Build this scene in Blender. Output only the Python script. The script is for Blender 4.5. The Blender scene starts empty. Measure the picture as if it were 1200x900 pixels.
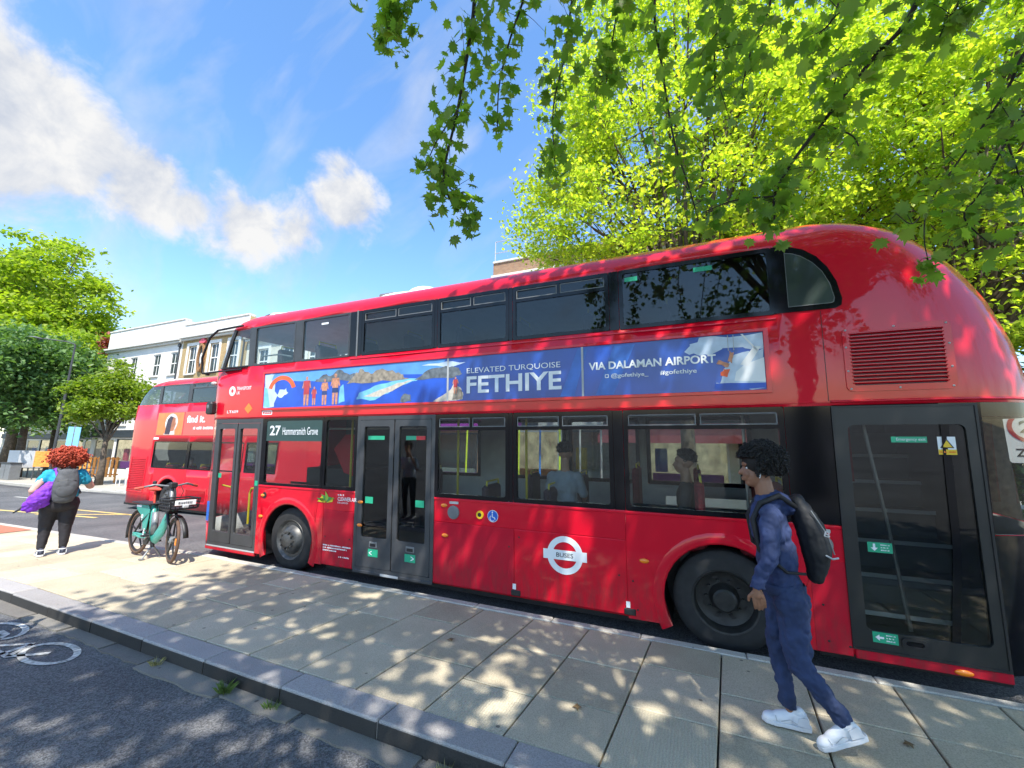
import bpy, math, random
import numpy as np
from mathutils import Vector, Matrix, Euler
random.seed(7); RNG = np.random.default_rng(11)
scene = bpy.context.scene
COL = scene.collection

# ------------------------------------------------------------------ camera
cam_d = bpy.data.cameras.new('camera'); cam = bpy.data.objects.new('camera', cam_d); COL.objects.link(cam)
CP = Vector((-0.2221, -4.7632, 1.8713)); YAW, PIT, ROL = -0.4123, 0.1677, 0.0197
_f = Vector((math.sin(YAW)*math.cos(PIT), math.cos(YAW)*math.cos(PIT), math.sin(PIT)))
_r = Vector((math.cos(YAW), -math.sin(YAW), 0)); _u = _r.cross(_f)
CR = _r*math.cos(ROL)+_u*math.sin(ROL); CU = -_r*math.sin(ROL)+_u*math.cos(ROL); CF = _f
M = Matrix((CR, CU, -CF)).transposed().to_4x4(); M.translation = CP
cam.matrix_world = M
cam_d.sensor_width = 36; cam_d.lens = 36*481.07/1200; cam_d.clip_start = 0.05; cam_d.clip_end = 2000
scene.camera = cam
# ------------------------------------------------------------------ world, sun, exposure
SUN_EL, SUN_DIR2 = math.radians(58), Vector((0.57, -0.82)).normalized()
SUN = Vector((SUN_DIR2.x*math.cos(SUN_EL), SUN_DIR2.y*math.cos(SUN_EL), math.sin(SUN_EL)))
W = bpy.data.worlds.new('World'); scene.world = W; W.use_nodes = True
def N(t, typ, **kw):
    n = t.nodes.new(typ)
    for k, v in kw.items(): setattr(n, k, v)
    return n
def build_world():
    t = W.node_tree; t.nodes.clear(); L = t.links.new
    out = N(t, 'ShaderNodeOutputWorld'); bg = N(t, 'ShaderNodeBackground'); bg.inputs['Strength'].default_value = 0.15
    sky = N(t, 'ShaderNodeTexSky'); sky.sky_type = 'NISHITA'; sky.sun_disc = False
    sky.sun_elevation = SUN_EL; sky.sun_rotation = math.atan2(SUN.x, SUN.y); sky.air_density = 1.0; sky.dust_density = 0.4; sky.ozone_density = 1.4
    tc = N(t, 'ShaderNodeTexCoord')
    def math_(op, a, b=None, c=None, clamp=False):
        m = N(t, 'ShaderNodeMath', operation=op, use_clamp=clamp)
        for i, v in enumerate((a, b, c)):
            if v is None: continue
            if isinstance(v, (int, float)): m.inputs[i].default_value = v
            else: L(v, m.inputs[i])
        return m.outputs[0]
    # warped direction for ragged cloud edges
    nz = N(t, 'ShaderNodeTexNoise'); nz.inputs['Scale'].default_value = 5; nz.inputs['Detail'].default_value = 6; nz.inputs['Roughness'].default_value = 0.62
    L(tc.outputs['Generated'], nz.inputs['Vector'])
    fb = N(t, 'ShaderNodeTexNoise'); fb.inputs['Scale'].default_value = 11; fb.inputs['Detail'].default_value = 9; fb.inputs['Roughness'].default_value = 0.6; fb.inputs['Distortion'].default_value = 0.25
    L(tc.outputs['Generated'], fb.inputs['Vector'])
    blobs = [((-0.885,0.070,0.460),.14,1.0), ((-0.886,0.175,0.430),.12,1.0), ((-0.860,0.165,0.485),.085,.95), ((-0.865,0.235,0.445),.09,1.0), ((-0.840,0.330,0.430),.075,.95),
             ((-0.815,0.385,0.425),.055,.8), ((-0.772,0.470,0.422),.090,.85), ((-0.722,0.525,0.440),.080,.75), ((-0.640,0.575,0.508),.070,.85), ((-0.625,0.535,0.560),.045,.62),
             ((-0.1,-0.9,0.45),.14,.8), ((0.75,-0.2,0.6),.14,.8), ((0.9,0.3,0.3),.14,.8), ((-0.75,-0.5,0.4),.14,.9)]
    cur = None
    for d, r, s in blobs:
        v = Vector(d).normalized()
        ds = N(t, 'ShaderNodeVectorMath', operation='DISTANCE'); L(tc.outputs['Generated'], ds.inputs[0]); ds.inputs[1].default_value = v
        k = math_('MULTIPLY_ADD', ds.outputs['Value'], -s/(1.55*r), s)
        cur = k if cur is None else math_('SMOOTH_MAX', cur, k, 0.12)
    nsum = math_('MULTIPLY_ADD', fb.outputs['Fac'], 1.1, -0.55)
    nsum2 = math_('MULTIPLY_ADD', nz.outputs['Fac'], 0.9, -0.45)
    v = math_('ADD', math_('ADD', cur, nsum), nsum2)
    mr = N(t, 'ShaderNodeMapRange', interpolation_type='SMOOTHSTEP'); mr.inputs['From Min'].default_value = 0.16; mr.inputs['From Max'].default_value = 0.62; L(v, mr.inputs['Value'])
    # high thin streaks
    mp = N(t, 'ShaderNodeMapping'); mp.inputs['Rotation'].default_value = (0.3, 0.5, 0.9); mp.inputs['Scale'].default_value = (1.0, 5.0, 2.2); L(tc.outputs['Generated'], mp.inputs['Vector'])
    ci = N(t, 'ShaderNodeTexNoise'); ci.inputs['Scale'].default_value = 2.4; ci.inputs['Detail'].default_value = 7; ci.inputs['Distortion'].default_value = 0.6; L(mp.outputs[0], ci.inputs['Vector'])
    cr = N(t, 'ShaderNodeMapRange'); cr.inputs['From Min'].default_value = 0.46; cr.inputs['From Max'].default_value = 0.78; cr.inputs['To Max'].default_value = 0.5; L(ci.outputs['Fac'], cr.inputs['Value'])
    cov = math_('MAXIMUM', mr.outputs[0], cr.outputs[0], clamp=True)
    # sky saturation, cloud colour (grey-violet in the thin parts, white in the thick)
    hs = N(t, 'ShaderNodeHueSaturation'); hs.inputs['Saturation'].default_value = 1.18; hs.inputs['Value'].default_value = SKY_GAIN; L(sky.outputs[0], hs.inputs['Color'])
    ccr = N(t, 'ShaderNodeMix', data_type='RGBA'); ccr.inputs['A'].default_value = (1.75, 1.9, 2.2, 1); ccr.inputs['B'].default_value = (2.65, 2.65, 2.65, 1)
    sh = N(t, 'ShaderNodeMapRange'); sh.inputs['From Min'].default_value = 0.35; sh.inputs['From Max'].default_value = 0.6; L(fb.outputs['Fac'], sh.inputs['Value']); L(sh.outputs[0], ccr.inputs['Factor'])
    mx = N(t, 'ShaderNodeMix', data_type='RGBA'); L(cov, mx.inputs['Factor']); L(hs.outputs[0], mx.inputs['A']); L(ccr.outputs['Result'], mx.inputs['B'])
    L(mx.outputs['Result'], bg.inputs['Color']); L(bg.outputs[0], out.inputs[0])
SKY_GAIN = 1.08
build_world()
sl = bpy.data.lights.new('sun', 'SUN'); sl.energy = 3.6; sl.angle = math.radians(0.53); sl.color = (1.0, 0.95, 0.86)
so = bpy.data.objects.new('sun', sl); COL.objects.link(so); so.rotation_euler = (-SUN).to_track_quat('-Z', 'Y').to_euler(); so.location = (0, 0, 30)
vs = scene.view_settings; vs.view_transform = 'Standard'; vs.look = 'None'; vs.gamma = 1; vs.use_curve_mapping = False; vs.exposure = 1.24
cy = scene.cycles; cy.max_bounces = 8; cy.diffuse_bounces = 3; cy.glossy_bounces = 3; cy.transmission_bounces = 6; cy.transparent_max_bounces = 20
cy.caustics_reflective = False; cy.caustics_refractive = False; cy.sample_clamp_indirect = 6
cy.use_denoising = True; cy.use_adaptive_sampling = True; cy.adaptive_threshold = 0.015

# ------------------------------------------------------------------ materials
def lin(h):
    h = h.lstrip('#'); o = []
    for i in (0, 2, 4):
        c = int(h[i:i+2], 16)/255; o.append(c/12.92 if c <= .04045 else ((c+.055)/1.055)**2.4)
    return tuple(o)
MATS = {}
def busred(name, col, coat, rough):
    """bus paint: slight panel ripple and road grime low down on the body"""
    m = bpy.data.materials.new(name); m.use_nodes = True; t = m.node_tree; L = t.links.new; b = t.nodes['Principled BSDF']
    b.inputs['Roughness'].default_value = rough; b.inputs['Specular IOR Level'].default_value = .12; b.inputs['Coat Weight'].default_value = coat; b.inputs['Coat Roughness'].default_value = .035
    tc = N(t, 'ShaderNodeTexCoord'); sp = N(t, 'ShaderNodeSeparateXYZ'); L(tc.outputs['Object'], sp.inputs[0])
    n1 = N(t, 'ShaderNodeTexNoise'); n1.inputs['Scale'].default_value = 1.4; n1.inputs['Detail'].default_value = 4; L(tc.outputs['Object'], n1.inputs['Vector'])
    mp = N(t, 'ShaderNodeMapping'); mp.inputs['Scale'].default_value = (9, 9, 2.2); L(tc.outputs['Object'], mp.inputs['Vector'])
    n2 = N(t, 'ShaderNodeTexNoise'); n2.inputs['Scale'].default_value = 1.6; n2.inputs['Detail'].default_value = 8; n2.inputs['Roughness'].default_value = .7; L(mp.outputs[0], n2.inputs['Vector'])
    zr = N(t, 'ShaderNodeMapRange', interpolation_type='SMOOTHSTEP'); zr.inputs['From Min'].default_value = .95; zr.inputs['From Max'].default_value = .20; L(sp.outputs['Z'], zr.inputs['Value'])
    nr = N(t, 'ShaderNodeMapRange'); nr.inputs['From Min'].default_value = .42; nr.inputs['From Max'].default_value = .75; L(n2.outputs['Fac'], nr.inputs['Value'])
    mu = N(t, 'ShaderNodeMath', operation='MULTIPLY'); L(zr.outputs[0], mu.inputs[0]); L(nr.outputs[0], mu.inputs[1]); m2 = N(t, 'ShaderNodeMath', operation='MULTIPLY'); L(mu.outputs[0], m2.inputs[0]); m2.inputs[1].default_value = .7
    mx = N(t, 'ShaderNodeMix', data_type='RGBA'); mx.inputs['A'].default_value = tuple(c*.9 for c in col)+(1,); mx.inputs['B'].default_value = tuple(min(1, c*1.08) for c in col)+(1,); L(n1.outputs['Fac'], mx.inputs['Factor'])
    gx = N(t, 'ShaderNodeMix', data_type='RGBA'); L(m2.outputs[0], gx.inputs['Factor']); L(mx.outputs['Result'], gx.inputs['A']); gx.inputs['B'].default_value = (.075, .045, .04, 1); L(gx.outputs['Result'], b.inputs['Base Color'])
    bp = N(t, 'ShaderNodeBump'); bp.inputs['Strength'].default_value = .10; bp.inputs['Distance'].default_value = .05; L(n1.outputs['Fac'], bp.inputs['Height']); L(bp.outputs[0], b.inputs['Coat Normal'])
    MATS[name] = m
def mat(name, col, rough=.6, metal=0, var=.12, scale=6, bump=0, bscale=60, coat=0, spec=.5, island=0, objrand=0, emit=0):
    if name in MATS: return MATS[name]
    m = bpy.data.materials.new(name); m.use_nodes = True; t = m.node_tree; L = t.links.new
    b = t.nodes['Principled BSDF']; b.inputs['Roughness'].default_value = rough; b.inputs['Metallic'].default_value = metal
    b.inputs['Coat Weight'].default_value = coat; b.inputs['Coat Roughness'].default_value = .06; b.inputs['Specular IOR Level'].default_value = spec
    if isinstance(col, str): col = lin(col)
    tc = N(t, 'ShaderNodeTexCoord'); nz = N(t, 'ShaderNodeTexNoise'); nz.inputs['Scale'].default_value = scale; nz.inputs['Detail'].default_value = 5
    L(tc.outputs['Object'], nz.inputs['Vector'])
    mx = N(t, 'ShaderNodeMix', data_type='RGBA')
    mx.inputs['A'].default_value = tuple(c*(1-var) for c in col)+(1,); mx.inputs['B'].default_value = tuple(min(1, c*(1+var)) for c in col)+(1,)
    mr = N(t, 'ShaderNodeMapRange'); mr.inputs['From Min'].default_value = .3; mr.inputs['From Max'].default_value = .7; L(nz.outputs['Fac'], mr.inputs['Value'])
    L(mr.outputs[0], mx.inputs['Factor']); src = mx.outputs['Result']
    if island or objrand:
        hs = N(t, 'ShaderNodeHueSaturation'); L(src, hs.inputs['Color'])
        rnd = (N(t, 'ShaderNodeNewGeometry').outputs['Random Per Island'] if island else N(t, 'ShaderNodeObjectInfo').outputs['Random'])
        r2 = N(t, 'ShaderNodeMapRange'); k = island or objrand; r2.inputs['To Min'].default_value = 1-k; r2.inputs['To Max'].default_value = 1+k; L(rnd, r2.inputs['Value']); L(r2.outputs[0], hs.inputs['Value'])
        src = hs.outputs[0]
    L(src, b.inputs['Base Color'])
    if bump:
        n2 = N(t, 'ShaderNodeTexNoise'); n2.inputs['Scale'].default_value = bscale; n2.inputs['Detail'].default_value = 4; L(tc.outputs['Object'], n2.inputs['Vector'])
        bp = N(t, 'ShaderNodeBump'); bp.inputs['Strength'].default_value = bump; bp.inputs['Distance'].default_value = .01; L(n2.outputs['Fac'], bp.inputs['Height']); L(bp.outputs[0], b.inputs['Normal'])
    if emit:
        L(src, b.inputs['Emission Color']); b.inputs['Emission Strength'].default_value = emit
    MATS[name] = m; return m
def glass(name, tint, refl=1.0, rough=0.0):
    if name in MATS: return MATS[name]
    m = bpy.data.materials.new(name); m.use_nodes = True; t = m.node_tree; t.nodes.clear(); L = t.links.new
    out = N(t, 'ShaderNodeOutputMaterial'); tr = N(t, 'ShaderNodeBsdfTransparent'); gl = N(t, 'ShaderNodeBsdfGlossy'); gl.inputs['Roughness'].default_value = rough
    tc = N(t, 'ShaderNodeTexCoord'); nz = N(t, 'ShaderNodeTexNoise'); nz.inputs['Scale'].default_value = 1.3; L(tc.outputs['Object'], nz.inputs['Vector'])
    cmx = N(t, 'ShaderNodeMix', data_type='RGBA'); cmx.inputs['A'].default_value = tuple(c*.92 for c in tint)+(1,); cmx.inputs['B'].default_value = tuple(tint)+(1,); L(nz.outputs['Fac'], cmx.inputs['Factor']); L(cmx.outputs['Result'], tr.inputs['Color'])
    bp = N(t, 'ShaderNodeBump'); bp.inputs['Strength'].default_value = .02; bp.inputs['Distance'].default_value = .02; L(nz.outputs['Fac'], bp.inputs['Height'])
    L(bp.outputs[0], gl.inputs['Normal']); lw = N(t, 'ShaderNodeLayerWeight'); lw.inputs['Blend'].default_value = .5
    pw = N(t, 'ShaderNodeMath', operation='POWER'); L(lw.outputs['Facing'], pw.inputs[0]); pw.inputs[1].default_value = 5
    mu = N(t, 'ShaderNodeMath', operation='MULTIPLY_ADD', use_clamp=True); L(pw.outputs[0], mu.inputs[0]); mu.inputs[1].default_value = .96*refl; mu.inputs[2].default_value = .042*refl
    mx = N(t, 'ShaderNodeMixShader'); L(mu.outputs[0], mx.inputs[0]); L(tr.outputs[0], mx.inputs[1]); L(gl.outputs[0], mx.inputs[2]); L(mx.outputs[0], out.inputs[0])
    MATS[name] = m; return m
def leafmat(name, ca, cb, trans=.45, hue=.03):
    m = bpy.data.materials.new(name); m.use_nodes = True; t = m.node_tree; t.nodes.clear(); L = t.links.new
    out = N(t, 'ShaderNodeOutputMaterial'); g = N(t, 'ShaderNodeNewGeometry'); tc = N(t, 'ShaderNodeTexCoord')
    nz = N(t, 'ShaderNodeTexNoise'); nz.inputs['Scale'].default_value = .55; nz.inputs['Detail'].default_value = 3; L(tc.outputs['Object'], nz.inputs['Vector'])
    ad = N(t, 'ShaderNodeMath', operation='MULTIPLY_ADD'); L(g.outputs['Random Per Island'], ad.inputs[0]); ad.inputs[1].default_value = .7; L(nz.outputs['Fac'], ad.inputs[2])
    mr = N(t, 'ShaderNodeMapRange'); mr.inputs['From Min'].default_value = .45; mr.inputs['From Max'].default_value = 1.25; L(ad.outputs[0], mr.inputs['Value'])
    mx = N(t, 'ShaderNodeMix', data_type='RGBA'); mx.inputs['A'].default_value = tuple(ca)+(1,); mx.inputs['B'].default_value = tuple(cb)+(1,); L(mr.outputs[0], mx.inputs['Factor'])
    df = N(t, 'ShaderNodeBsdfPrincipled'); df.inputs['Roughness'].default_value = .45; df.inputs['Specular IOR Level'].default_value = .35; L(mx.outputs['Result'], df.inputs['Base Color'])
    tl = N(t, 'ShaderNodeBsdfTranslucent'); sc = N(t, 'ShaderNodeMix', data_type='RGBA', blend_type='MULTIPLY'); sc.inputs['Factor'].default_value = 1; L(mx.outputs['Result'], sc.inputs['A']); sc.inputs['B'].default_value = (1.7, 1.9, .6, 1); L(sc.outputs['Result'], tl.inputs['Color'])
    ms = N(t, 'ShaderNodeMixShader'); ms.inputs[0].default_value = trans; L(df.outputs[0], ms.inputs[1]); L(tl.outputs[0], ms.inputs[2]); L(ms.outputs[0], out.inputs[0])
    MATS[name] = m; return m

# ------------------------------------------------------------------ mesh helpers
class MB:
    def __init__(s): s.v = []; s.f = []
    def add(s, vs, fs):
        n = len(s.v); s.v += [tuple(v) for v in vs]; s.f += [tuple(i+n for i in f) for f in fs]; return s
    def box(s, x0, x1, y0, y1, z0, z1, c=0):
        if c <= 0:
            return s.add([(x0,y0,z0),(x1,y0,z0),(x1,y1,z0),(x0,y1,z0),(x0,y0,z1),(x1,y0,z1),(x1,y1,z1),(x0,y1,z1)],
                         [(0,3,2,1),(4,5,6,7),(0,1,5,4),(1,2,6,5),(2,3,7,6),(3,0,4,7)])
        X, Y, Z = (x0, x1), (y0, y1), (z0, z1); vs = []; idx = {}
        for i in (0, 1):
            for j in (0, 1):
                for k in (0, 1):
                    sx, sy, sz = (c if i == 0 else -c), (c if j == 0 else -c), (c if k == 0 else -c)
                    for a, p in enumerate(((X[i], Y[j]+sy, Z[k]+sz), (X[i]+sx, Y[j], Z[k]+sz), (X[i]+sx, Y[j]+sy, Z[k]))):
                        idx[i, j, k, a] = len(vs); vs.append(p)
        q = lambda *l: tuple(idx[a] for a in l); fs = []
        for k in (0, 1):
            o = 1 if k else -1
            for a, g in ((0, lambda j, l: (k, j, l)), (1, lambda j, l: (j, k, l)), (2, lambda j, l: (j, l, k))):
                f = q(g(0,0)+(a,), g(1,0)+(a,), g(1,1)+(a,), g(0,1)+(a,)); flip = (o < 0) != (a == 1)
                fs.append(f[::-1] if flip else f)
        for j in (0, 1):
            for k in (0, 1):
                fs.append(q((0,j,k,1),(1,j,k,1),(1,j,k,2),(0,j,k,2))); fs.append(q((j,0,k,0),(j,1,k,0),(j,1,k,2),(j,0,k,2))); fs.append(q((j,k,0,0),(j,k,1,0),(j,k,1,1),(j,k,0,1)))
        for i in (0, 1):
            for j in (0, 1):
                for k in (0, 1): fs.append(q((i,j,k,0),(i,j,k,1),(i,j,k,2)))
        return s.add(vs, fs)
    def tube(s, pts, r, n=8, cap=True):
        pts = [Vector(p) for p in pts]; rs = r if isinstance(r, (list, tuple)) else [r]*len(pts); vs = []; fs = []
        up = None
        for i, p in enumerate(pts):
            d = (pts[min(i+1, len(pts)-1)]-pts[max(i-1, 0)]).normalized()
            if up is None: up = d.orthogonal().normalized()
            a = (up-d*up.dot(d)); a = a.normalized() if a.length > 1e-6 else d.orthogonal().normalized(); up = a; b = d.cross(a)
            vs += [p+(a*math.cos(2*math.pi*k/n)+b*math.sin(2*math.pi*k/n))*rs[i] for k in range(n)]
        for i in range(len(pts)-1):
            fs += [(i*n+k, i*n+(k+1) % n, (i+1)*n+(k+1) % n, (i+1)*n+k) for k in range(n)]
        if cap: fs += [tuple(range(n))[::-1], tuple((len(pts)-1)*n+k for k in range(n))]
        return s.add(vs, fs)
    def lathe(s, prof, n=32, axis='y', c=(0, 0, 0), close=False):
        vs = []; fs = []; m = len(prof)
        for k in range(n):
            a = 2*math.pi*k/n
            for h, r in prof:
                p = {'y': (r*math.cos(a), h, r*math.sin(a)), 'z': (r*math.cos(a), r*math.sin(a), h), 'x': (h, r*math.cos(a), r*math.sin(a))}[axis]
                vs.append((p[0]+c[0], p[1]+c[1], p[2]+c[2]))
        for k in range(n):
            k2 = (k+1) % n
            for j in range(m if close else m-1):
                j2 = (j+1) % m; fs.append((k*m+j, k*m+j2, k2*m+j2, k2*m+j))
        return s.add(vs, fs)
    def prism(s, poly, d0, d1, axis='y'):
        n = len(poly); P = (lambda a, b, d: {'y': (a, d, b), 'x': (d, a, b), 'z': (a, b, d)}[axis])
        vs = [P(a, b, d0) for a, b in poly]+[P(a, b, d1) for a, b in poly]
        return s.add(vs, [tuple(range(n)), tuple(range(2*n-1, n-1, -1))]+[(i, i+n, (i+1) % n+n, (i+1) % n) for i in range(n)])
    def ring(s, outer, inner, d0, d1, axis='y'):
        n = len(outer); P = (lambda a, b, d: {'y': (a, d, b), 'x': (d, a, b), 'z': (a, b, d)}[axis])
        vs = [P(a, b, d0) for a, b in outer]+[P(a, b, d0) for a, b in inner]+[P(a, b, d1) for a, b in outer]+[P(a, b, d1) for a, b in inner]; fs = []
        for i in range(n):
            j = (i+1) % n; fs += [(i, j, n+j, n+i), (2*n+j, 2*n+i, 3*n+i, 3*n+j), (i, 2*n+i, 2*n+j, j), (n+j, 3*n+j, 3*n+i, n+i)]
        return s.add(vs, fs)
    def ell(s, c, r, n=12, m=8, rot=None):
        vs = []; fs = []; R = Euler(rot).to_matrix() if rot else None
        for j in range(m+1):
            th = math.pi*j/m
            for k in range(n):
                a = 2*math.pi*k/n; p = Vector((r[0]*math.sin(th)*math.cos(a), r[1]*math.sin(th)*math.sin(a), r[2]*math.cos(th)))
                if R: p = R @ p
                vs.append(p+Vector(c))
        for j in range(m): fs += [(j*n+k, (j+1)*n+k, (j+1)*n+(k+1) % n, j*n+(k+1) % n) for k in range(n)]
        return s.add(vs, fs)
    def cap(s, p0, p1, r0, r1, n=12, flat=1.0):
        p0, p1 = Vector(p0), Vector(p1); d = (p1-p0).normalized(); pts = []; rs = []
        for a in (-90, -60, -30): pts.append(p0+d*r0*math.sin(math.radians(a))*.98); rs.append(max(r0*math.cos(math.radians(a)), r0*.05))
        for q in (0, .5, 1): pts.append(p0.lerp(p1, q)); rs.append(r0+(r1-r0)*q)
        for a in (30, 60, 90): pts.append(p1+d*r1*math.sin(math.radians(a))*.98); rs.append(max(r1*math.cos(math.radians(a)), r1*.05))
        return s.tube(pts, rs, n)
    def mesh(s, name, m, smooth=False):
        me = bpy.data.meshes.new(name); me.from_pydata(s.v, [], s.f); me.validate(); me.update()
        if m: me.materials.append(MATS[m] if isinstance(m, str) else m)
        if smooth: me.polygons.foreach_set('use_smooth', [True]*len(me.polygons))
        return me
    def build(s, name, m, parent=None, smooth=False, bevel=0, loc=None):
        o = bpy.data.objects.new(name, s.mesh(name, m, smooth)); COL.objects.link(o)
        if parent: o.parent = parent
        if loc: o.location = loc
        if smooth == 'auto': shade_auto(o)
        if bevel:
            b = o.modifiers.new('bevel', 'BEVEL'); b.width = bevel; b.segments = 2; b.limit_method = 'ANGLE'
        return o
def shade_auto(o, ang=35):
    me = o.data; me.polygons.foreach_set('use_smooth', [True]*len(me.polygons))
    try: me.set_sharp_from_angle(angle=math.radians(ang))
    except Exception: pass
def linkmesh(name, me, parent=None, loc=(0, 0, 0), rz=0):
    o = bpy.data.objects.new(name, me); COL.objects.link(o); o.parent = parent; o.location = loc; o.rotation_euler.z = rz; return o
def tag(o, label=None, cat=None, group=None, kind=None):
    if label: o['label'] = label
    if cat: o['category'] = cat
    if group: o['group'] = group
    if kind: o['kind'] = kind
    return o
def empty(name, loc=(0, 0, 0), rz=0, rx=0):
    o = bpy.data.objects.new(name, None); COL.objects.link(o); o.location = loc; o.rotation_euler = (rx, 0, rz); o.empty_display_size = .2; return o
def copy_tree(o, parent=None):
    c = o.copy(); COL.objects.link(c); c.parent = parent
    for ch in list(o.children): copy_tree(ch, c)
    return c
def text_mesh(s, bold=0.0):
    cu = bpy.data.curves.new('lettering', 'FONT'); cu.body = s; cu.offset = bold; cu.fill_mode = 'FRONT'; cu.resolution_u = 3
    o = bpy.data.objects.new('lettering', cu); COL.objects.link(o)
    me = bpy.data.meshes.new_from_object(o.evaluated_get(bpy.context.evaluated_depsgraph_get()))
    bpy.data.objects.remove(o); bpy.data.curves.remove(cu); return me
def text(s, x0, x1, z0, z1, m, parent, y=-.012, bold=0.0, flip=False, keep=False, name='lettering', skew=0):
    """flat lettering on a face whose outward normal is -y, fitted into x0..x1, z0..z1"""
    me = text_mesh(s, bold); n = len(me.vertices); co = np.zeros(n*3); me.vertices.foreach_get('co', co); co = co.reshape(-1, 3)
    mn = co.min(0); mxx = co.max(0); sx = (x1-x0)/(mxx[0]-mn[0]); sz = (z1-z0)/(mxx[1]-mn[1])
    if keep: sx = sz = min(sx, sz)
    out = np.zeros_like(co); out[:, 0] = x0+(co[:, 0]-mn[0])*sx; out[:, 2] = z0+(co[:, 1]-mn[1])*sz; out[:, 1] = y
    out[:, 2] += skew*(out[:, 0]-x0)
    me.vertices.foreach_set('co', out.ravel()); me.update(); me.materials.append(MATS[m]); me.name = name
    o = bpy.data.objects.new(name, me); COL.objects.link(o); o.parent = parent; return o
def scrawl(x0, x1, z0, z1, m, parent, y, seed=1):
    """a line of print too small to read: a row of uneven strokes"""
    rg = random.Random(seed); mb = MB(); x = x0; h = z1-z0
    while x < x1-h*.3:
        w = h*rg.uniform(.3, .6)
        if rg.random() > .16: mb.box(x, min(x1, x+w), y-.0006, y+.0006, z0+h*rg.uniform(0, .15), z1-h*rg.uniform(0, .3))
        x += w+h*.18
    o = mb.build('small_print', m, parent); o['kind'] = 'stuff'; return o
def rect(x0, x1, z0, z1): return [(x0, z0), (x1, z0), (x1, z1), (x0, z1)]
def circ(cx, cz, r, n=32, a0=0, rz=None): return [(cx+r*math.cos(a0+2*math.pi*k/n), cz+(rz or r)*math.sin(a0+2*math.pi*k/n)) for k in range(n)]
def rrect(x0, x1, z0, z1, r, n=4):
    o = []
    for cx, cz, a in ((x1-r, z1-r, 0), (x0+r, z1-r, 90), (x0+r, z0+r, 180), (x1-r, z0+r, 270)):
        for k in range(n+1): t = math.radians(a+90*k/n); o.append((cx+r*math.cos(t), cz+r*math.sin(t)))
    return o
def sstep(a, b, x):
    t = min(1, max(0, (x-a)/(b-a))); return t*t*(3-2*t)
def G(x, y):
    g = -0.02*min(25, max(0, -x-8)); fade = sstep(-13, -9, x)
    c = .0545*y if y < 2.75 else .15*(1-sstep(2.75, 6.6, y))
    return g+(c*fade if y > 0 else 0)
# ------------------------------------------------------------------ palette
busred('red', (.64, .004, .022), .7, .40)
busred('red_dull', (.50, .009, .028), .2, .5)
mat('black_gloss', (.006, .006, .008), .10, var=.2, spec=.3)
mat('black', (.012, .012, .014), .45, var=.25)
mat('door_black', (.016, .017, .018), .4, var=.2)
mat('rubber', (.018, .018, .019), .8, var=.3, scale=12, bump=.1)
mat('dark_grey', (.045, .047, .052), .45, var=.15)
mat('mid_grey', (.16, .165, .17), .5, var=.12)
mat('light_grey', (.42, .43, .44), .5, var=.08)
mat('rim', (.10, .098, .095), .5, .5, var=.35, scale=14)
mat('rim_dark', (.03, .03, .03), .5, .4, var=.4, scale=14)
mat('white', (.78, .78, .78), .5, var=.05)
mat('print_white', (.80, .82, .84), .5, var=.02)
mat('orange_lamp', (.85, .22, .01), .25, var=.05, coat=.5)
mat('yellow', (.80, .52, .02), .4, var=.06)
mat('green_sticker', (.02, .36, .20), .4, var=.08)
mat('blue_sign', (.02, .13, .55), .4, var=.05)
mat('teal_display', (.02, .055, .055), .3, var=.1)
mat('interior_grey', (.58, .58, .58), .6, var=.08)
mat('interior_dark', (.03, .03, .034), .6, var=.1)
mat('floor_int', (.07, .06, .06), .6, var=.1)
mat('seat_red', (.20, .018, .03), .8, var=.35, scale=40)
mat('seat_dark', (.05, .03, .05), .8, var=.4, scale=40)
mat('stair_grey', (.20, .20, .20), .6, var=.15)
mat('pole_yellow', (.70, .55, .03), .35, var=.05)
mat('pole_grey', (.45, .45, .45), .3, .6, var=.05)
glass('glass_low', (.82, .86, .85), .9)
glass('glass_up', (.52, .55, .55), 1.0)
glass('glass_front', (.90, .95, .95), 1.0)
glass('glass_door', (.66, .69, .69), 1.2)
glass('glass_door_front', (.92, .93, .93), .8)
glass('glass_rear', (.75, .78, .76), .8)
glass('glass_bus2', (.55, .60, .64), 1.5)
mat('ad_blue', (.012, .065, .36), .3, var=.35, scale=1.3, coat=.3)
mat('ad_sky', (.10, .30, .66), .35, var=.3, scale=2.2)
mat('ad_pale', (.50, .60, .74), .4, var=.2, scale=6)
mat('ad_sea', (.016, .085, .50), .35, var=.3, scale=2.5)
mat('ad_turq', (.18, .50, .72), .35, var=.25, scale=6)
mat('ad_sand', (.56, .50, .42), .5, var=.2, scale=20)
mat('ad_rock', (.26, .22, .17), .5, var=.5, scale=14)
mat('ad_rock2', (.12, .14, .16), .5, var=.5, scale=14)
mat('ad_orange', (.85, .12, .03), .4, var=.15)
mat('ad_skin', (.55, .24, .14), .5, var=.3, scale=30)
mat('ad_redsuit', (.45, .05, .06), .5, var=.2)
mat('ad_swim', (.03, .05, .16), .5, var=.2)
mat('ad_band', (.62, .10, .08), .4, var=.06)
mat('ad_orange_bg', (.80, .20, .05), .4, var=.15)
mat('leaf_yellow', (.55, .50, .03), .4, var=.1); mat('leaf_green', (.05, .28, .06), .4, var=.1); mat('leaf_lime', (.30, .50, .05), .4, var=.1)
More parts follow.
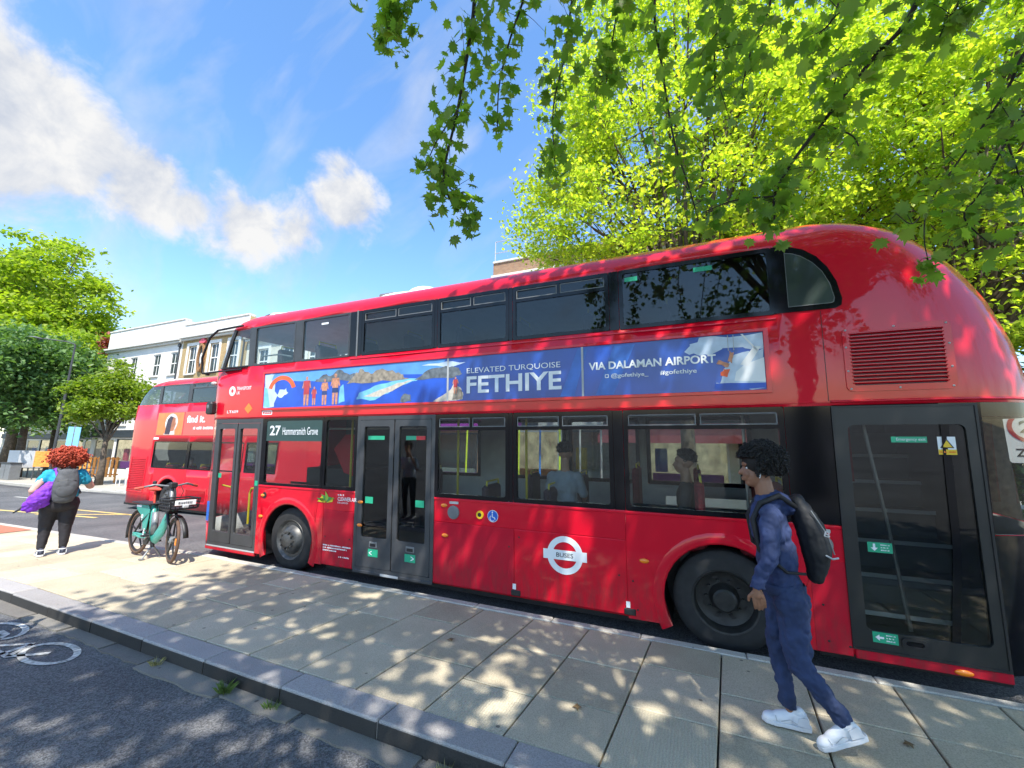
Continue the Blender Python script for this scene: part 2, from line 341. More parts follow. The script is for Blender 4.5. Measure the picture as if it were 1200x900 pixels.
# ------------------------------------------------------------------ road, pavement, kerbs
def asphalt():
    m = bpy.data.materials.new('asphalt'); m.use_nodes = True; t = m.node_tree; L = t.links.new; b = t.nodes['Principled BSDF']; b.inputs['Roughness'].default_value = .85
    tc = N(t, 'ShaderNodeTexCoord'); n1 = N(t, 'ShaderNodeTexNoise'); n1.inputs['Scale'].default_value = .7; n1.inputs['Detail'].default_value = 6; L(tc.outputs['Object'], n1.inputs['Vector'])
    v = N(t, 'ShaderNodeTexVoronoi'); v.inputs['Scale'].default_value = 95; L(tc.outputs['Object'], v.inputs['Vector'])
    n3 = N(t, 'ShaderNodeTexNoise'); n3.inputs['Scale'].default_value = 160; n3.inputs['Detail'].default_value = 2; L(tc.outputs['Object'], n3.inputs['Vector'])
    cr = N(t, 'ShaderNodeValToRGB'); cr.color_ramp.elements[0].position = .3; cr.color_ramp.elements[0].color = (.070, .071, .075, 1); cr.color_ramp.elements[1].position = .72; cr.color_ramp.elements[1].color = (.135, .134, .134, 1); L(n1.outputs['Fac'], cr.inputs[0])
    st = N(t, 'ShaderNodeMix', data_type='RGBA', blend_type='MULTIPLY'); st.inputs['Factor'].default_value = .9; L(cr.outputs[0], st.inputs['A'])
    r2 = N(t, 'ShaderNodeValToRGB'); r2.color_ramp.elements[0].position = .25; r2.color_ramp.elements[0].color = (.55, .55, .56, 1); r2.color_ramp.elements[1].position = .75; r2.color_ramp.elements[1].color = (1.6, 1.6, 1.6, 1); L(v.outputs['Color'], r2.inputs[0]); L(r2.outputs[0], st.inputs['B'])
    L(st.outputs['Result'], b.inputs['Base Color'])
    ad = N(t, 'ShaderNodeMath', operation='ADD'); L(v.outputs['Distance'], ad.inputs[0]); L(n3.outputs['Fac'], ad.inputs[1])
    bp = N(t, 'ShaderNodeBump'); bp.inputs['Strength'].default_value = .55; bp.inputs['Distance'].default_value = .012; L(ad.outputs[0], bp.inputs['Height']); L(bp.outputs[0], b.inputs['Normal'])
    MATS['asphalt'] = m
asphalt()
def slabmat(name, a, bcol, ribs=False):
    m = bpy.data.materials.new(name); m.use_nodes = True; t = m.node_tree; L = t.links.new; b = t.nodes['Principled BSDF']; b.inputs['Roughness'].default_value = .8
    tc = N(t, 'ShaderNodeTexCoord'); g = N(t, 'ShaderNodeNewGeometry'); n1 = N(t, 'ShaderNodeTexNoise'); n1.inputs['Scale'].default_value = 2.6; n1.inputs['Detail'].default_value = 7; L(g.outputs['Position'], n1.inputs['Vector'])
    n2 = N(t, 'ShaderNodeTexNoise'); n2.inputs['Scale'].default_value = 130; n2.inputs['Detail'].default_value = 2; L(g.outputs['Position'], n2.inputs['Vector'])
    oi = N(t, 'ShaderNodeObjectInfo')
    mx = N(t, 'ShaderNodeMix', data_type='RGBA'); mx.inputs['A'].default_value = tuple(a)+(1,); mx.inputs['B'].default_value = tuple(bcol)+(1,)
    ad = N(t, 'ShaderNodeMath', operation='MULTIPLY_ADD'); L(oi.outputs['Random'], ad.inputs[0]); ad.inputs[1].default_value = .8
    mr = N(t, 'ShaderNodeMapRange'); mr.inputs['From Min'].default_value = .3; mr.inputs['From Max'].default_value = .75; mr.inputs['To Max'].default_value = .55; L(n1.outputs['Fac'], mr.inputs['Value']); L(mr.outputs[0], ad.inputs[2]); L(ad.outputs[0], mx.inputs['Factor'])
    sp = N(t, 'ShaderNodeMix', data_type='RGBA', blend_type='MULTIPLY'); sp.inputs['Factor'].default_value = .8
    r2 = N(t, 'ShaderNodeValToRGB'); r2.color_ramp.elements[0].position = .3; r2.color_ramp.elements[0].color = (.66, .66, .66, 1); r2.color_ramp.elements[1].position = .62; r2.color_ramp.elements[1].color = (1.12, 1.12, 1.12, 1); L(n2.outputs['Fac'], r2.inputs[0])
    L(mx.outputs['Result'], sp.inputs['A']); L(r2.outputs[0], sp.inputs['B'])
    # dark trodden spots (chewing gum, stains)
    vo = N(t, 'ShaderNodeTexVoronoi'); vo.inputs['Scale'].default_value = 3.1; L(g.outputs['Position'], vo.inputs['Vector'])
    vr = N(t, 'ShaderNodeMapRange'); vr.inputs['From Min'].default_value = .035; vr.inputs['From Max'].default_value = .055; vr.inputs['To Min'].default_value = .38; vr.inputs['To Max'].default_value = 1; L(vo.outputs['Distance'], vr.inputs['Value'])
    s2 = N(t, 'ShaderNodeMix', data_type='RGBA', blend_type='MULTIPLY'); s2.inputs['Factor'].default_value = 1; L(sp.outputs['Result'], s2.inputs['A']); L(vr.outputs[0], s2.inputs['B']); L(s2.outputs['Result'], b.inputs['Base Color'])
    h = n2.outputs['Fac']
    if ribs:
        w = N(t, 'ShaderNodeTexWave', bands_direction='X'); w.inputs['Scale'].default_value = 16; w.inputs['Distortion'].default_value = .8; w.inputs['Detail'].default_value = 2; L(tc.outputs['Object'], w.inputs['Vector'])
        a2 = N(t, 'ShaderNodeMath', operation='MULTIPLY_ADD'); L(w.outputs['Fac'], a2.inputs[0]); a2.inputs[1].default_value = 1.2; L(n2.outputs['Fac'], a2.inputs[2]); h = a2.outputs[0]
    bp = N(t, 'ShaderNodeBump'); bp.inputs['Strength'].default_value = .35; bp.inputs['Distance'].default_value = .008; L(h, bp.inputs['Height']); L(bp.outputs[0], b.inputs['Normal'])
    MATS[name] = m
slabmat('slab', (.36, .31, .215), (.53, .46, .33)); slabmat('slab_ribbed', (.37, .32, .22), (.50, .445, .32), True)
slabmat('kerb_granite', (.25, .235, .225), (.36, .34, .325)); slabmat('kerb_grime_shade', (.016, .015, .014), (.042, .039, .035)); slabmat('kerb_pale', (.36, .345, .30), (.48, .455, .40)); slabmat('bed', (.05, .045, .038), (.10, .09, .075)); slabmat('gutter', (.10, .09, .08), (.20, .185, .16))
slabmat('far_paving', (.36, .33, .28), (.46, .43, .37)); slabmat('tactile', (.42, .12, .07), (.50, .17, .10))
mat('paint_white', (.46, .45, .41), .8, var=.5, scale=26, bump=.2, bscale=90)
mat('paint_yellow', (.62, .47, .16), .7, var=.3, scale=22)
mat('grass', (.10, .16, .03), .7, var=.4, scale=30); mat('dry_grass', (.30, .27, .10), .8, var=.4, scale=30)

def grid_sheet(name, xs, ys, zf, m):
    mb = MB(); nx, ny = len(xs), len(ys)
    mb.v = [(x, y, zf(x, y)) for y in ys for x in xs]
    mb.f = [(j*nx+i, j*nx+i+1, (j+1)*nx+i+1, (j+1)*nx+i) for j in range(ny-1) for i in range(nx-1)]
    return mb.build(name, m, smooth=True)
xs = [-400, -200, -120, -80, -60]+[-50+k for k in range(0, 60)]+[12, 20, 40, 80, 200, 400]
ys = [-400, -150, -60, -20, -8, -4, -2, -1, 0]+[.3*k for k in range(1, 25)]+[9, 12, 20, 40, 80, 200, 400]
tag(grid_sheet('road', xs, ys, G, 'asphalt'), kind='structure')

# the pavement the people stand on
PZ = .12
def PG(x): return -0.02*min(25, max(0, -x-8))+PZ
pav = empty('pavement'); tag(pav, kind='structure')
Y0, Y1, KN, KF = -2.32, -.14, .22, .115           # near kerb face, far kerb face, kerb widths
bm = MB()
for i in range(60):
    xa, xb = -50+i, -49+i
    if xb > 10.1: break
    bm.add([(xa, Y0+.03, PG(xa)-.035), (xb, Y0+.03, PG(xb)-.035), (xb, Y1-.03, PG(xb)-.035), (xa, Y1-.03, PG(xa)-.035)], [(0, 1, 2, 3)])
bm.build('bedding', 'bed', pav)
SH = .07
slab_cache = {}
def slab(xc, ya, yb, w, kind):
    l = yb-ya; key = (round(w, 2), round(l, 2), kind)
    if key not in slab_cache:
        mb = MB(); mb.box(-w/2, w/2, -l/2, l/2, -.06, 0, .006); mb.v = [(x+SH*y, y, z) for x, y, z in mb.v]
        slab_cache[key] = mb.mesh('paving_slab', kind)
    yc = (ya+yb)/2
    o = linkmesh('paving_slab', slab_cache[key], pav, (xc+SH*(yc+1.92), yc, PG(xc)+random.uniform(-.003, .003)))
    o.rotation_euler = (random.uniform(-.003, .003), (.02 if xc < -8.2 else 0)*-1+random.uniform(-.003, .003), 0)
rows = [[.43, .60, .62], [.58, .44, .63], [.60, .60, .45], [.48, .56, .61]]
pit = .603
for k in range(-46, 16):
    xc = -.79+pit*(k+.5)
    if xc < -27 or xc > 8: continue
    seq = rows[(k*7+2) % 4]; tot = (Y1-KF)-(Y0+KN); y = Y0+KN; sc = tot/sum(seq)
    for j, l in enumerate(seq):
        rib = (k, j) in ((-2, 0), (0, 0), (-5, 1), (3, 0), (-9, 2), (5, 1))
        slab(xc, y+.006, y+l*sc-.006, pit-.012, 'slab_ribbed' if rib else 'slab'); y += l*sc
# kerb stones
def kerb(x0, x1, ya, yb, m, parent, round_near):
    ln = .915; x = x0
    while x < x1:
        mb = MB(); mb.box(-ln/2+.003, ln/2-.003, ya, yb, -.16, 0, .010)
        o = linkmesh('kerb_stone', kerb_cache.setdefault((ya, m), mb.mesh('kerb_stone', m)), parent, (x+ln/2, random.uniform(-.004, .004), PG(x+ln/2)+.004+random.uniform(-.003, .003)))
        o.rotation_euler.y = -.02 if x < -8.3 else 0
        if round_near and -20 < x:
            linkmesh('kerb_grime_shade', kerb_cache.setdefault('grime', MB().box(-ln/2+.006, ln/2-.006, ya-.003, ya+.01, -.16, -.018, .002).mesh('kerb_grime_shade', 'kerb_grime_shade')), o)  # dark front plate: dirt, plus the kerb face's shade put into its colour
        x += ln
kerb_cache = {}
nk = empty('kerb_cycle_lane_side'); tag(nk, kind='structure'); kerb(-26, 7, Y0, Y0+KN-.004, 'kerb_granite', nk, True)
fk = empty('kerb_bus_side'); tag(fk, kind='structure'); kerb(-26.4, 7, Y1-KF+.004, Y1, 'kerb_pale', fk, False)
# broken gutter strip at the foot of the near kerb
gt = empty('gutter'); tag(gt, kind='structure'); x = -9.0
while x < 4:
    ln = random.uniform(.5, 1.1); w = random.uniform(.10, .17); n = 7; mb = MB()
    lo = [(x+ln*i/n, Y0-w-random.uniform(0, .025)) for i in range(n+1)]; hi = [(x+ln, Y0-.005), (x, Y0-.005)]
    mb.prism(lo+hi, G(x, -2.4)-.01, G(x, -2.4)+.012+random.uniform(0, .006), 'z'); mb.build('gutter_piece', 'gutter', gt)
    x += ln+random.uniform(.01, .06)
# weeds in the gutter
def weed(x, y, n, h, m, label):
    mb = MB(); z = G(x, y)+.012
    for i in range(n):
        a = random.uniform(0, 6.28); r = random.uniform(0, .06); bx, by = x+r*math.cos(a), y+r*.5*math.sin(a); hh = h*random.uniform(.4, 1); t = random.uniform(.2, .9)*hh; w = .004
        mb.add([(bx-w, by, z), (bx+w, by, z), (bx+w*.7+t*.4*math.cos(a), by+t*.4*math.sin(a), z+hh*.7), (bx+t*math.cos(a), by+t*math.sin(a), z+hh)], [(0, 1, 2), (0, 2, 3)])
    tag(mb.build('weed', m), label, 'weed', 'weeds growing along the gutter')
weed(-3.62, Y0-.09, 90, .09, 'grass', 'green weed tuft in the gutter, largest, below the second visible kerb joint')
weed(-4.55, Y0-.08, 40, .07, 'dry_grass', 'dry yellowish weed tuft in the gutter nearest the painted bicycle symbol')
weed(-3.12, Y0-.07, 40, .06, 'grass', 'small green weed just right of the largest tuft in the gutter')
weed(-1.62, Y0-.10, 70, .07, 'dry_grass', 'olive weed tuft in the gutter at the bottom centre of the picture')
weed(-1.25, Y0-.08, 50, .06, 'grass', 'rightmost small green weed at the foot of the dark kerb')
# scattered dead leaves
mat('dead_leaf', (.16, .10, .04), .8, var=.4, scale=30)
for i, (lx, ly) in enumerate(((.62, -1.72), (.93, -1.10), (-1.05, -1.62), (-2.4, -1.1))):
    mb = MB(); a = random.uniform(0, 6); s = .035
    mb.add([(lx+s*math.cos(a+q)*k, ly+s*math.sin(a+q)*k, PZ+.008+(.006 if k < 1 else 0)) for q, k in ((0, 1.4), (.8, .6), (1.6, 1), (2.6, .5), (3.2, 1.2), (4.2, .5), (4.8, 1), (5.6, .6))], [tuple(range(8))])
    tag(mb.build('fallen_leaf', 'dead_leaf'), ['brown fallen leaf behind the walking man on the slabs', 'brown fallen leaf near the rear bus door', 'small brown fallen leaf in the middle of the slabs', 'small brown fallen leaf on slabs below the middle door'][i], 'leaf', 'fallen leaves on the pavement')
# painted bicycle on the cycle lane
bs = MB(); z = .006
def strip(pts, w):
    pts = [Vector(p) for p in pts]; vs = []
    for i, p in enumerate(pts):
        d = (pts[min(i+1, len(pts)-1)]-pts[max(i-1, 0)]).normalized(); n = Vector((-d.y, d.x)); vs += [(p.x+n.x*w/2, p.y+n.y*w/2, z), (p.x-n.x*w/2, p.y-n.y*w/2, z)]
    bs.add(vs, [(2*i, 2*i+1, 2*i+3, 2*i+2) for i in range(len(pts)-1)])
for cx in (-5.66, -6.72):
    strip([(cx+.31*math.cos(2*math.pi*k/28), -2.675+.15*math.sin(2*math.pi*k/28)) for k in range(29)], .05)
strip([(-5.66, -2.675), (-5.9, -2.86), (-6.35, -2.86), (-6.55, -2.68), (-6.72, -2.675)], .05); strip([(-6.35, -2.86), (-6.05, -2.66), (-5.9, -2.86)], .05); strip([(-6.05, -2.66), (-6.0, -2.95)], .05); strip([(-6.08, -2.98), (-5.9, -2.98)], .07); strip([(-6.35, -2.86), (-6.42, -2.98)], .05); strip([(-6.5, -2.99), (-6.3, -2.99)], .06)
tag(bs.build('cycle_symbol', 'paint_white'), 'worn white bicycle symbol painted on the dark cycle lane', 'road marking')
# carriageway markings at the left
def marking(name, quad, m, label, cat='road marking'):
    mb = MB(); mb.add([(x, y, G(x, y)+.008) for x, y in quad], [(0, 1, 2, 3)]); tag(mb.build(name, m), label, cat, 'lines painted on the carriageway')
marking('box_line', [(-24, 1.0), (-15.8, 1.6), (-15.8, 1.72), (-24, 1.12)], 'paint_yellow', 'pale yellow road line nearest the pavement, left of the parked bike')
marking('box_line', [(-22, 2.2), (-14.8, 2.35), (-14.8, 2.46), (-22, 2.31)], 'paint_yellow', 'pale yellow road line running under the second bus')
marking('box_line', [(-18.4, 1.35), (-15.8, 2.45), (-15.7, 2.36), (-18.3, 1.25)], 'paint_yellow', 'short slanting pale yellow line left of the second bus')
marking('edge_line', [(-60, 5.6), (-12, 5.6), (-12, 5.72), (-60, 5.72)], 'paint_white', 'long white edge line beside the far kerb')
marking('lane_dash', [(-27, 3.4), (-24, 3.4), (-24, 3.52), (-27, 3.52)], 'paint_white', 'short white dash on the road left of the second bus')
# red tactile patch and the far pavement
mb = MB(); mb.add([(x, y, PG(x)+.012) for x, y in ((-19, -.95), (-13.6, -.95), (-13.6, -.30), (-19, -.30))], [(0, 1, 2, 3)])
tag(mb.build('tactile_paving', 'tactile'), 'red tactile paving patch at the left end of the pavement', 'paving', kind='structure')
mb = MB()
for i in range(90):
    xa, xb = -75+i, -74+i; za, zb = G(xa, 6.6)+.13, G(xb, 6.6)+.13
    mb.add([(xa, 6.3, za), (xb, 6.3, zb), (xb, 60, zb), (xa, 60, za), (xa, 6.3, za-.3), (xb, 6.3, zb-.3)], [(0, 1, 2, 3), (0, 4, 5, 1)])
tag(mb.build('far_pavement', 'far_paving'), kind='structure')
fk2 = empty('kerb_far_side'); tag(fk2, kind='structure')
for i in range(60):
    xa = -62+i*1.2; o = linkmesh('kerb_stone', kerb_cache.setdefault('far', MB().box(-.597, .597, 0, .15, -.2, 0, .015).mesh('kerb_stone', 'kerb_pale')), fk2, (xa, 6.12, G(xa, 6.6)+.135))
# ------------------------------------------------------------------ double-decker shells
def interp(tab, z):
    if z <= tab[0][0]: return tab[0][1]
    for (a, u), (b, v) in zip(tab, tab[1:]):
        if z <= b: return u+(v-u)*(z-a)/(b-a)
    return tab[-1][1]
class Shell:
    """A lofted bus body: horizontal slices, straight sides between rounded ends. x runs front (-) to rear (+), y 0 = this side."""
    def __init__(s, rows, xcols, F, E, inset, fa, fb, ra, rb, xlo, xhi, width=2.52):
        s.rows, s.F, s.E, s.inset, s.fa, s.fb, s.ra, s.rb, s.xlo, s.xhi, s.w = rows, F, E, inset, fa, fb, ra, rb, xlo, xhi, width
        s.cols = [('f', y) for y in (width/2, width/4)]+[('fc', a) for a in (0, 18, 36, 54, 72)]+[('s', x) for x in xcols]+[('rc', a) for a in (18, 36, 54, 72, 90)]+[('r', y) for y in (width*.42, width/2)]
    def P(s, c, z, off=0, far=False):
        i = interp(s.inset, z); f = interp(s.F, z); e = interp(s.E, z); hw = s.w/2
        fb = min(s.fb, (hw-i)*.9); rb = min(s.rb, (hw-i)*.9); fa = interp(s.fa, z); ra = interp(s.ra, z); k, v = c
        fx, rx = f+fa, e-ra
        if k == 'f': x, y = f-off, max(v, i+fb)
        elif k == 'fc': t = math.radians(v); x, y = fx-(fa+off)*math.cos(t), i+fb-(fb+off)*math.sin(t)
        elif k == 's':
            x = v
            if v < s.xlo: x = s.xlo+(v-s.xlo)*(fx-s.xlo)/(SX0(s)-s.xlo)
            if v > s.xhi: x = s.xhi+(v-s.xhi)*(rx-s.xhi)/(SX1(s)-s.xhi)
            y = i-off
        elif k == 'rc': t = math.radians(v); x, y = rx+(ra+off)*math.sin(t), i+rb-(rb+off)*math.cos(t)
        else: x, y = e+off, max(v, i+rb)
        return (x, s.w-y if far else y, z)
    def ci(s, x):            # index of straight column at x
        return min((j for j, c in enumerate(s.cols) if c[0] == 's'), key=lambda j: abs(s.cols[j][1]-x))
    def ri(s, z): return min(range(len(s.rows)), key=lambda j: abs(s.rows[j]-z))
    def patch(s, cs, rs, off=0, far=False):
        mb = MB(); n = len(cs); mb.v = [s.P(s.cols[c], s.rows[r], off, far) for r in rs for c in cs]
        for a in range(len(rs)-1):
            for b in range(n-1):
                q = (a*n+b, a*n+b+1, (a+1)*n+b+1, (a+1)*n+b); mb.f.append(q[::-1] if far else q)
        return mb
    def build(s, holes_near, holes_far, m, parent, inner='interior_grey'):
        mb = MB(); nr, nc = len(s.rows), len(s.cols)
        for far, holes in ((False, holes_near), (True, holes_far)):
            base = len(mb.v); mb.v += [s.P(c, z, 0, far) for z in s.rows for c in s.cols]
            H = set()
            for c0, c1, z0, z1 in holes:
                a0 = c0 if isinstance(c0, int) else s.ci(c0); a1 = c1 if isinstance(c1, int) else s.ci(c1)
                for r in range(s.ri(z0), s.ri(z1)):
                    for c in range(a0, a1): H.add((r, c))
            for r in range(nr-1):
                for c in range(nc-1):
                    if (r, c) in H: continue
                    q = (base+r*nc+c, base+r*nc+c+1, base+(r+1)*nc+c+1, base+(r+1)*nc+c); mb.f.append(q[::-1] if far else q)
        t0 = (nr-1)*nc; t1 = nr*nc+(nr-1)*nc
        for c in range(nc-1): mb.f.append((t0+c, t0+c+1, t1+c+1, t1+c))
        o = mb.build('body', m, parent); me = o.data
        import bmesh
        bmm = bmesh.new(); bmm.from_mesh(me); bmesh.ops.remove_doubles(bmm, verts=bmm.verts, dist=.0005); bmesh.ops.dissolve_degenerate(bmm, dist=.0005, edges=bmm.edges); bmesh.ops.recalc_face_normals(bmm, faces=bmm.faces); bmm.to_mesh(me); bmm.free()
        me.materials.append(MATS[inner]); shade_auto(o, 38)
        sd = o.modifiers.new('thickness', 'SOLIDIFY'); sd.thickness = .035; sd.offset = -1; sd.material_offset = 1; sd.material_offset_rim = 0
        return o
def SX0(s): return min(c[1] for c in s.cols if c[0] == 's')
def SX1(s): return max(c[1] for c in s.cols if c[0] == 's')

def window(parent, x0, x1, z0, z1, gm, y=0, fw=.035, hopper=0, fm='black_gloss', far=None, split=None, vent_half=False):
    """frame with its panes as sub-parts; far = outer plane when on the other side"""
    sg = 1 if far is None else -1; Y = (lambda d: d if far is None else far-d)
    a, b = sorted((Y(-.005), Y(.045)))
    mb = MB(); mb.ring(rrect(x0+.002, x1-.002, z0+.002, z1-.002, .03), rrect(x0+fw, x1-fw, z0+fw, z1-fw, .03), a, b)
    zt = z1-fw
    if hopper:
        zt = z1-fw-hopper; a2, b2 = sorted((Y(-.003), Y(.035))); mb.box(x0+fw, x1-fw, a2, b2, zt-.012, zt+.028)
        xm = (x0+x1)/2; mb.box(xm-.014, xm+.014, a2, b2, zt+.028, z1-fw)
    f = mb.build('window', fm, parent)
    a3, b3 = sorted((Y(.008), Y(.014)))
    MB().box(x0+fw-.004, x1-fw+.004, a3, b3, z0+fw-.004, zt-(.012 if hopper else -.004)).build('pane', gm, f)
    if hopper:
        xm = (x0+x1)/2
        for k, (u, v) in enumerate(((x0+fw, xm-.014), (xm+.014, x1-fw))):
            g = (.016 if k == 0 else 0)
            mb = MB(); mb.box(u+.004, v-.004, *sorted((Y(.004+g), Y(.010+g))), zt+.028, z1-fw); mb.build('pane', gm, f)
            MB().ring(rect(u+.006, v-.006, zt+.030, z1-fw-.004), rect(u+.016, v-.016, zt+.040, z1-fw-.014), *sorted((Y(.001), Y(.018)))).build('pane_rim', 'mid_grey', f)
    return f
def wheel(parent, cx, cz, y0, side=1, rear=False, w=.27, r=.478):
    prof = [(0, .30), (.0, r-.09), (.012, r-.035), (.04, r-.006), (.075, r), (w-.07, r), (w-.03, r-.02), (w, r-.1), (w, .3)]
    mb = MB().lathe([(y0+side*h, q) for h, q in prof], 48, c=(cx, 0, cz)); t = mb.build('wheel', 'rubber', parent, smooth='auto')
    if rear:
        rp = [(.004, .305), (-.004, .30), (.0, .285), (.03, .27), (.11, .262), (.135, .2), (.135, .14), (.10, .115), (.03, .108), (.015, .09), (.012, 0.0)]
    else:
        rp = [(.004, .305), (-.006, .30), (.01, .285), (.03, .265), (.03, .22), (-.02, .19), (-.045, .15), (-.05, .11), (-.075, .10), (-.09, .07), (-.09, 0.0)]
    MB().lathe([(y0+side*h, q) for h, q in rp], 40, c=(cx, 0, cz)).build('rim', 'rim_dark' if rear else 'rim', t, smooth='auto')
    for k in range(10):
        mb = MB(); a = 2*math.pi*k/10; rr = .165 if rear else .125; d0, d1 = ((.10, .135) if rear else (-.085, -.045)); mb.tube([(cx+rr*math.cos(a), y0+side*d0, cz+rr*math.sin(a)), (cx+rr*math.cos(a), y0+side*d1, cz+rr*math.sin(a))], .016, 6); mb.build('wheel_nut', 'rim' if not rear else 'rim_dark', t)
    if rear:
        for k in range(8):
            mb = MB(); a = 2*math.pi*(k+.5)/8; mb.lathe([(y0+side*.131, .0), (y0+side*.131, .028)], 12, c=(cx+.215*math.cos(a), 0, cz+.215*math.sin(a))); mb.build('hand_hole', 'black', t)
    return t
def arch_panel(parent, x0, x1, z0, z1, cx, cz, r, m, y0=-.008, y1=.02, n=22, name='wheel_arch_panel'):
    """panel with the wheel opening cut out of its lower edge, plus a raised flange"""
    a0 = math.asin((z0-cz)/r); arc = [(cx-r*math.cos(a0+(math.pi-2*a0)*k/n), cz+r*math.sin(a0+(math.pi-2*a0)*k/n)) for k in range(n+1)]
    top = []
    for x, z in arc: top.append((min(max(x, x0), x1), z1))
    inner = [(x0, z0)]+arc+[(x1, z0)]; outer = [(x0, z1)]+[(x0+(x1-x0)*(k+.5)/(n+1), z1) for k in range(n+1)]+[(x1, z1)]
    mb = MB(); k = len(inner)
    mb.v = [(a, y0, b) for a, b in inner]+[(a, y0, b) for a, b in outer]+[(a, y1, b) for a, b in inner]+[(a, y1, b) for a, b in outer]
    for i in range(k-1): mb.f += [(i, i+1, k+i+1, k+i), (2*k+i+1, 2*k+i, 3*k+i, 3*k+i+1), (i+1, i, 2*k+i, 2*k+i+1), (k+i, k+i+1, 3*k+i+1, 3*k+i)]
    mb.f += [(0, k, 3*k, 2*k), (k-1, 3*k-1, 4*k-1, 2*k-1)]
    p = mb.build(name, m, parent)
    pts = [(a, y0, b) for a, b in arc]; mb = MB(); sec = []
    for (a, b) in arc:
        d = Vector((a-cx, 0, b-cz)).normalized(); P = Vector((a, 0, b))
        for q, yy in ((-.004, .0), (-.004, -.016), (.02, -.020), (.085, -.015), (.115, -.004)): v = P+d*q; sec.append((v.x, yy, v.z))
    mm = 5; mb.v = sec
    for i in range(len(arc)-1): mb.f += [(i*mm+j, i*mm+j+1, (i+1)*mm+j+1, (i+1)*mm+j) for j in range(mm-1)]
    mb.build('arch_flange', m, p, smooth=True)
    mb = MB()                                           # wheel well behind
    for (a, b) in arc: mb.v += [(a, y1-.01, b), (a, .55, b)]
    mb.f = [(2*i, 2*i+1, 2*i+3, 2*i+2) for i in range(len(arc)-1)]; mb.add([(x0+.02, .56, .13), (x1-.02, .56, .13), (x1-.02, .56, z1), (x0+.02, .56, z1)], [(0, 1, 2, 3)]); mb.build('wheel_well', 'black', p)
    return p
def panel(parent, x0, x1, z0, z1, m='red', name='side_panel', y=-.008): return MB().box(x0+.0025, x1-.0025, y, .02, z0+.0025, z1-.0025, .004).build(name, m, parent)
def lamp(parent, x, z, w=.05, h=.024, y=-.009): return MB().ell((x, y, z), (w, .014, h), 12, 8).build('side_marker_lamp', 'orange_lamp', parent, smooth=True)
def sticker(parent, x0, x1, z0, z1, m, y=-.012, name='sticker'): return MB().box(x0, x1, y-.001, y+.001, z0, z1).build(name, m, parent)
def seat(parent, x, y, z, m, w=.44, back=1):
    """back=+1: occupant faces the front (-x)"""
    mb = MB(); mb.box(x-.22, x+.22, y-w/2, y+w/2, z+.36, z+.46, .03); mb.box(x+.17*back-.045, x+.17*back+.055, y-w/2, y+w/2, z+.40, z+1.08, .035)
    s_ = mb.build('seat', m, parent); MB().box(x-.05, x+.05, y-w/2+.1, y+w/2-.1, z, z+.37).build('seat_base', 'dark_grey', s_); MB().tube([(x+.19*back, y-w/2+.04, z+1.05), (x+.19*back, y-w/2+.05, z+1.13), (x+.19*back, y+w/2-.05, z+1.13), (x+.19*back, y+w/2-.04, z+1.05)], .013, 6).build('grab_rail', 'pole_yellow', s_)
    return s_

# ------------------------------------------------------------------ the bus at the stop
BUS = empty('double_decker_bus', (0, 0, 0), rx=.0545)
tag(BUS, 'long red double-decker bus with blue advert panel stopped beside the pavement', 'bus', 'red double-decker buses')
ROWS = [.22, .30, .60, 1.12, 1.293, 1.60, 2.0, 2.25, 2.371, 2.41, 2.53, 2.9, 3.278, 3.45, 3.62, 3.80, 3.973, 4.06, 4.13, 4.19, 4.24, 4.29, 4.33, 4.355]
XC = [-7.99, -7.60, -7.25, -7.12, -6.763, -6.70, -6.11, -5.97, -5.37, -5.30, -4.93, -4.705, -3.98, -3.40, -3.355, -2.28, -2.23, -1.02, -.91, -.65, 0, .60, .66, .975, 1.2, 1.5, 1.72]
FT = [(.2, -8.33), (1.0, -8.39), (3.28, -8.36), (3.973, -8.02), (4.06, -7.93), (4.13, -7.84), (4.19, -7.73), (4.24, -7.58), (4.29, -7.34), (4.33, -7.0), (4.36, -6.5)]
ET = [(.2, 2.50), (1.2, 2.60), (2.6, 2.62), (2.9, 2.56), (3.278, 2.44), (3.45, 2.35), (3.62, 2.25), (3.80, 2.11), (3.973, 1.94), (4.06, 1.82), (4.13, 1.70), (4.19, 1.58), (4.24, 1.45), (4.29, 1.28), (4.33, 1.05), (4.36, .75)]
IT = [(3.9, 0), (3.973, .012), (4.06, .04), (4.13, .085), (4.19, .145), (4.24, .22), (4.29, .34), (4.33, .52), (4.355, .75)]
shell = Shell(ROWS, XC, FT, ET, IT, [(3.3, .40), (3.97, .34), (4.36, .25)], .40, [(2.4, .90), (3.3, .86), (3.9, .72), (4.36, .40)], .80, -7.25, .66)
iFC0 = 2; iS0 = shell.ci(-7.99); iS1 = shell.ci(1.72)
NW = [(-7.12, -6.11), (-5.97, -4.93), (-4.705, -3.40), (-3.355, -2.28), (-2.23, -1.02), (-.91, .60)]
near_holes = [(a, b, 3.278, 3.973) for a, b in NW]+[(0, shell.ci(-7.25), 3.278, 3.973)]
near_holes += [(-7.99, -6.763, .22, 2.371), (-6.70, -5.37, .22, 1.12), (-6.70, -5.37, 1.293, 2.371), (-5.37, -4.705, 1.293, 2.371), (-4.705, -3.355, .22, 2.371), (-3.355, -2.28, 1.293, 2.371), (-2.23, -1.02, 1.293, 2.371), (-.91, .60, 1.293, 2.371), (-.65, .66, .22, 1.12), (.975, iS1+1, .30, 2.371), (iS1+1, len(shell.cols)-1, 1.293, 2.25), (0, iS0, .60, 2.371)]
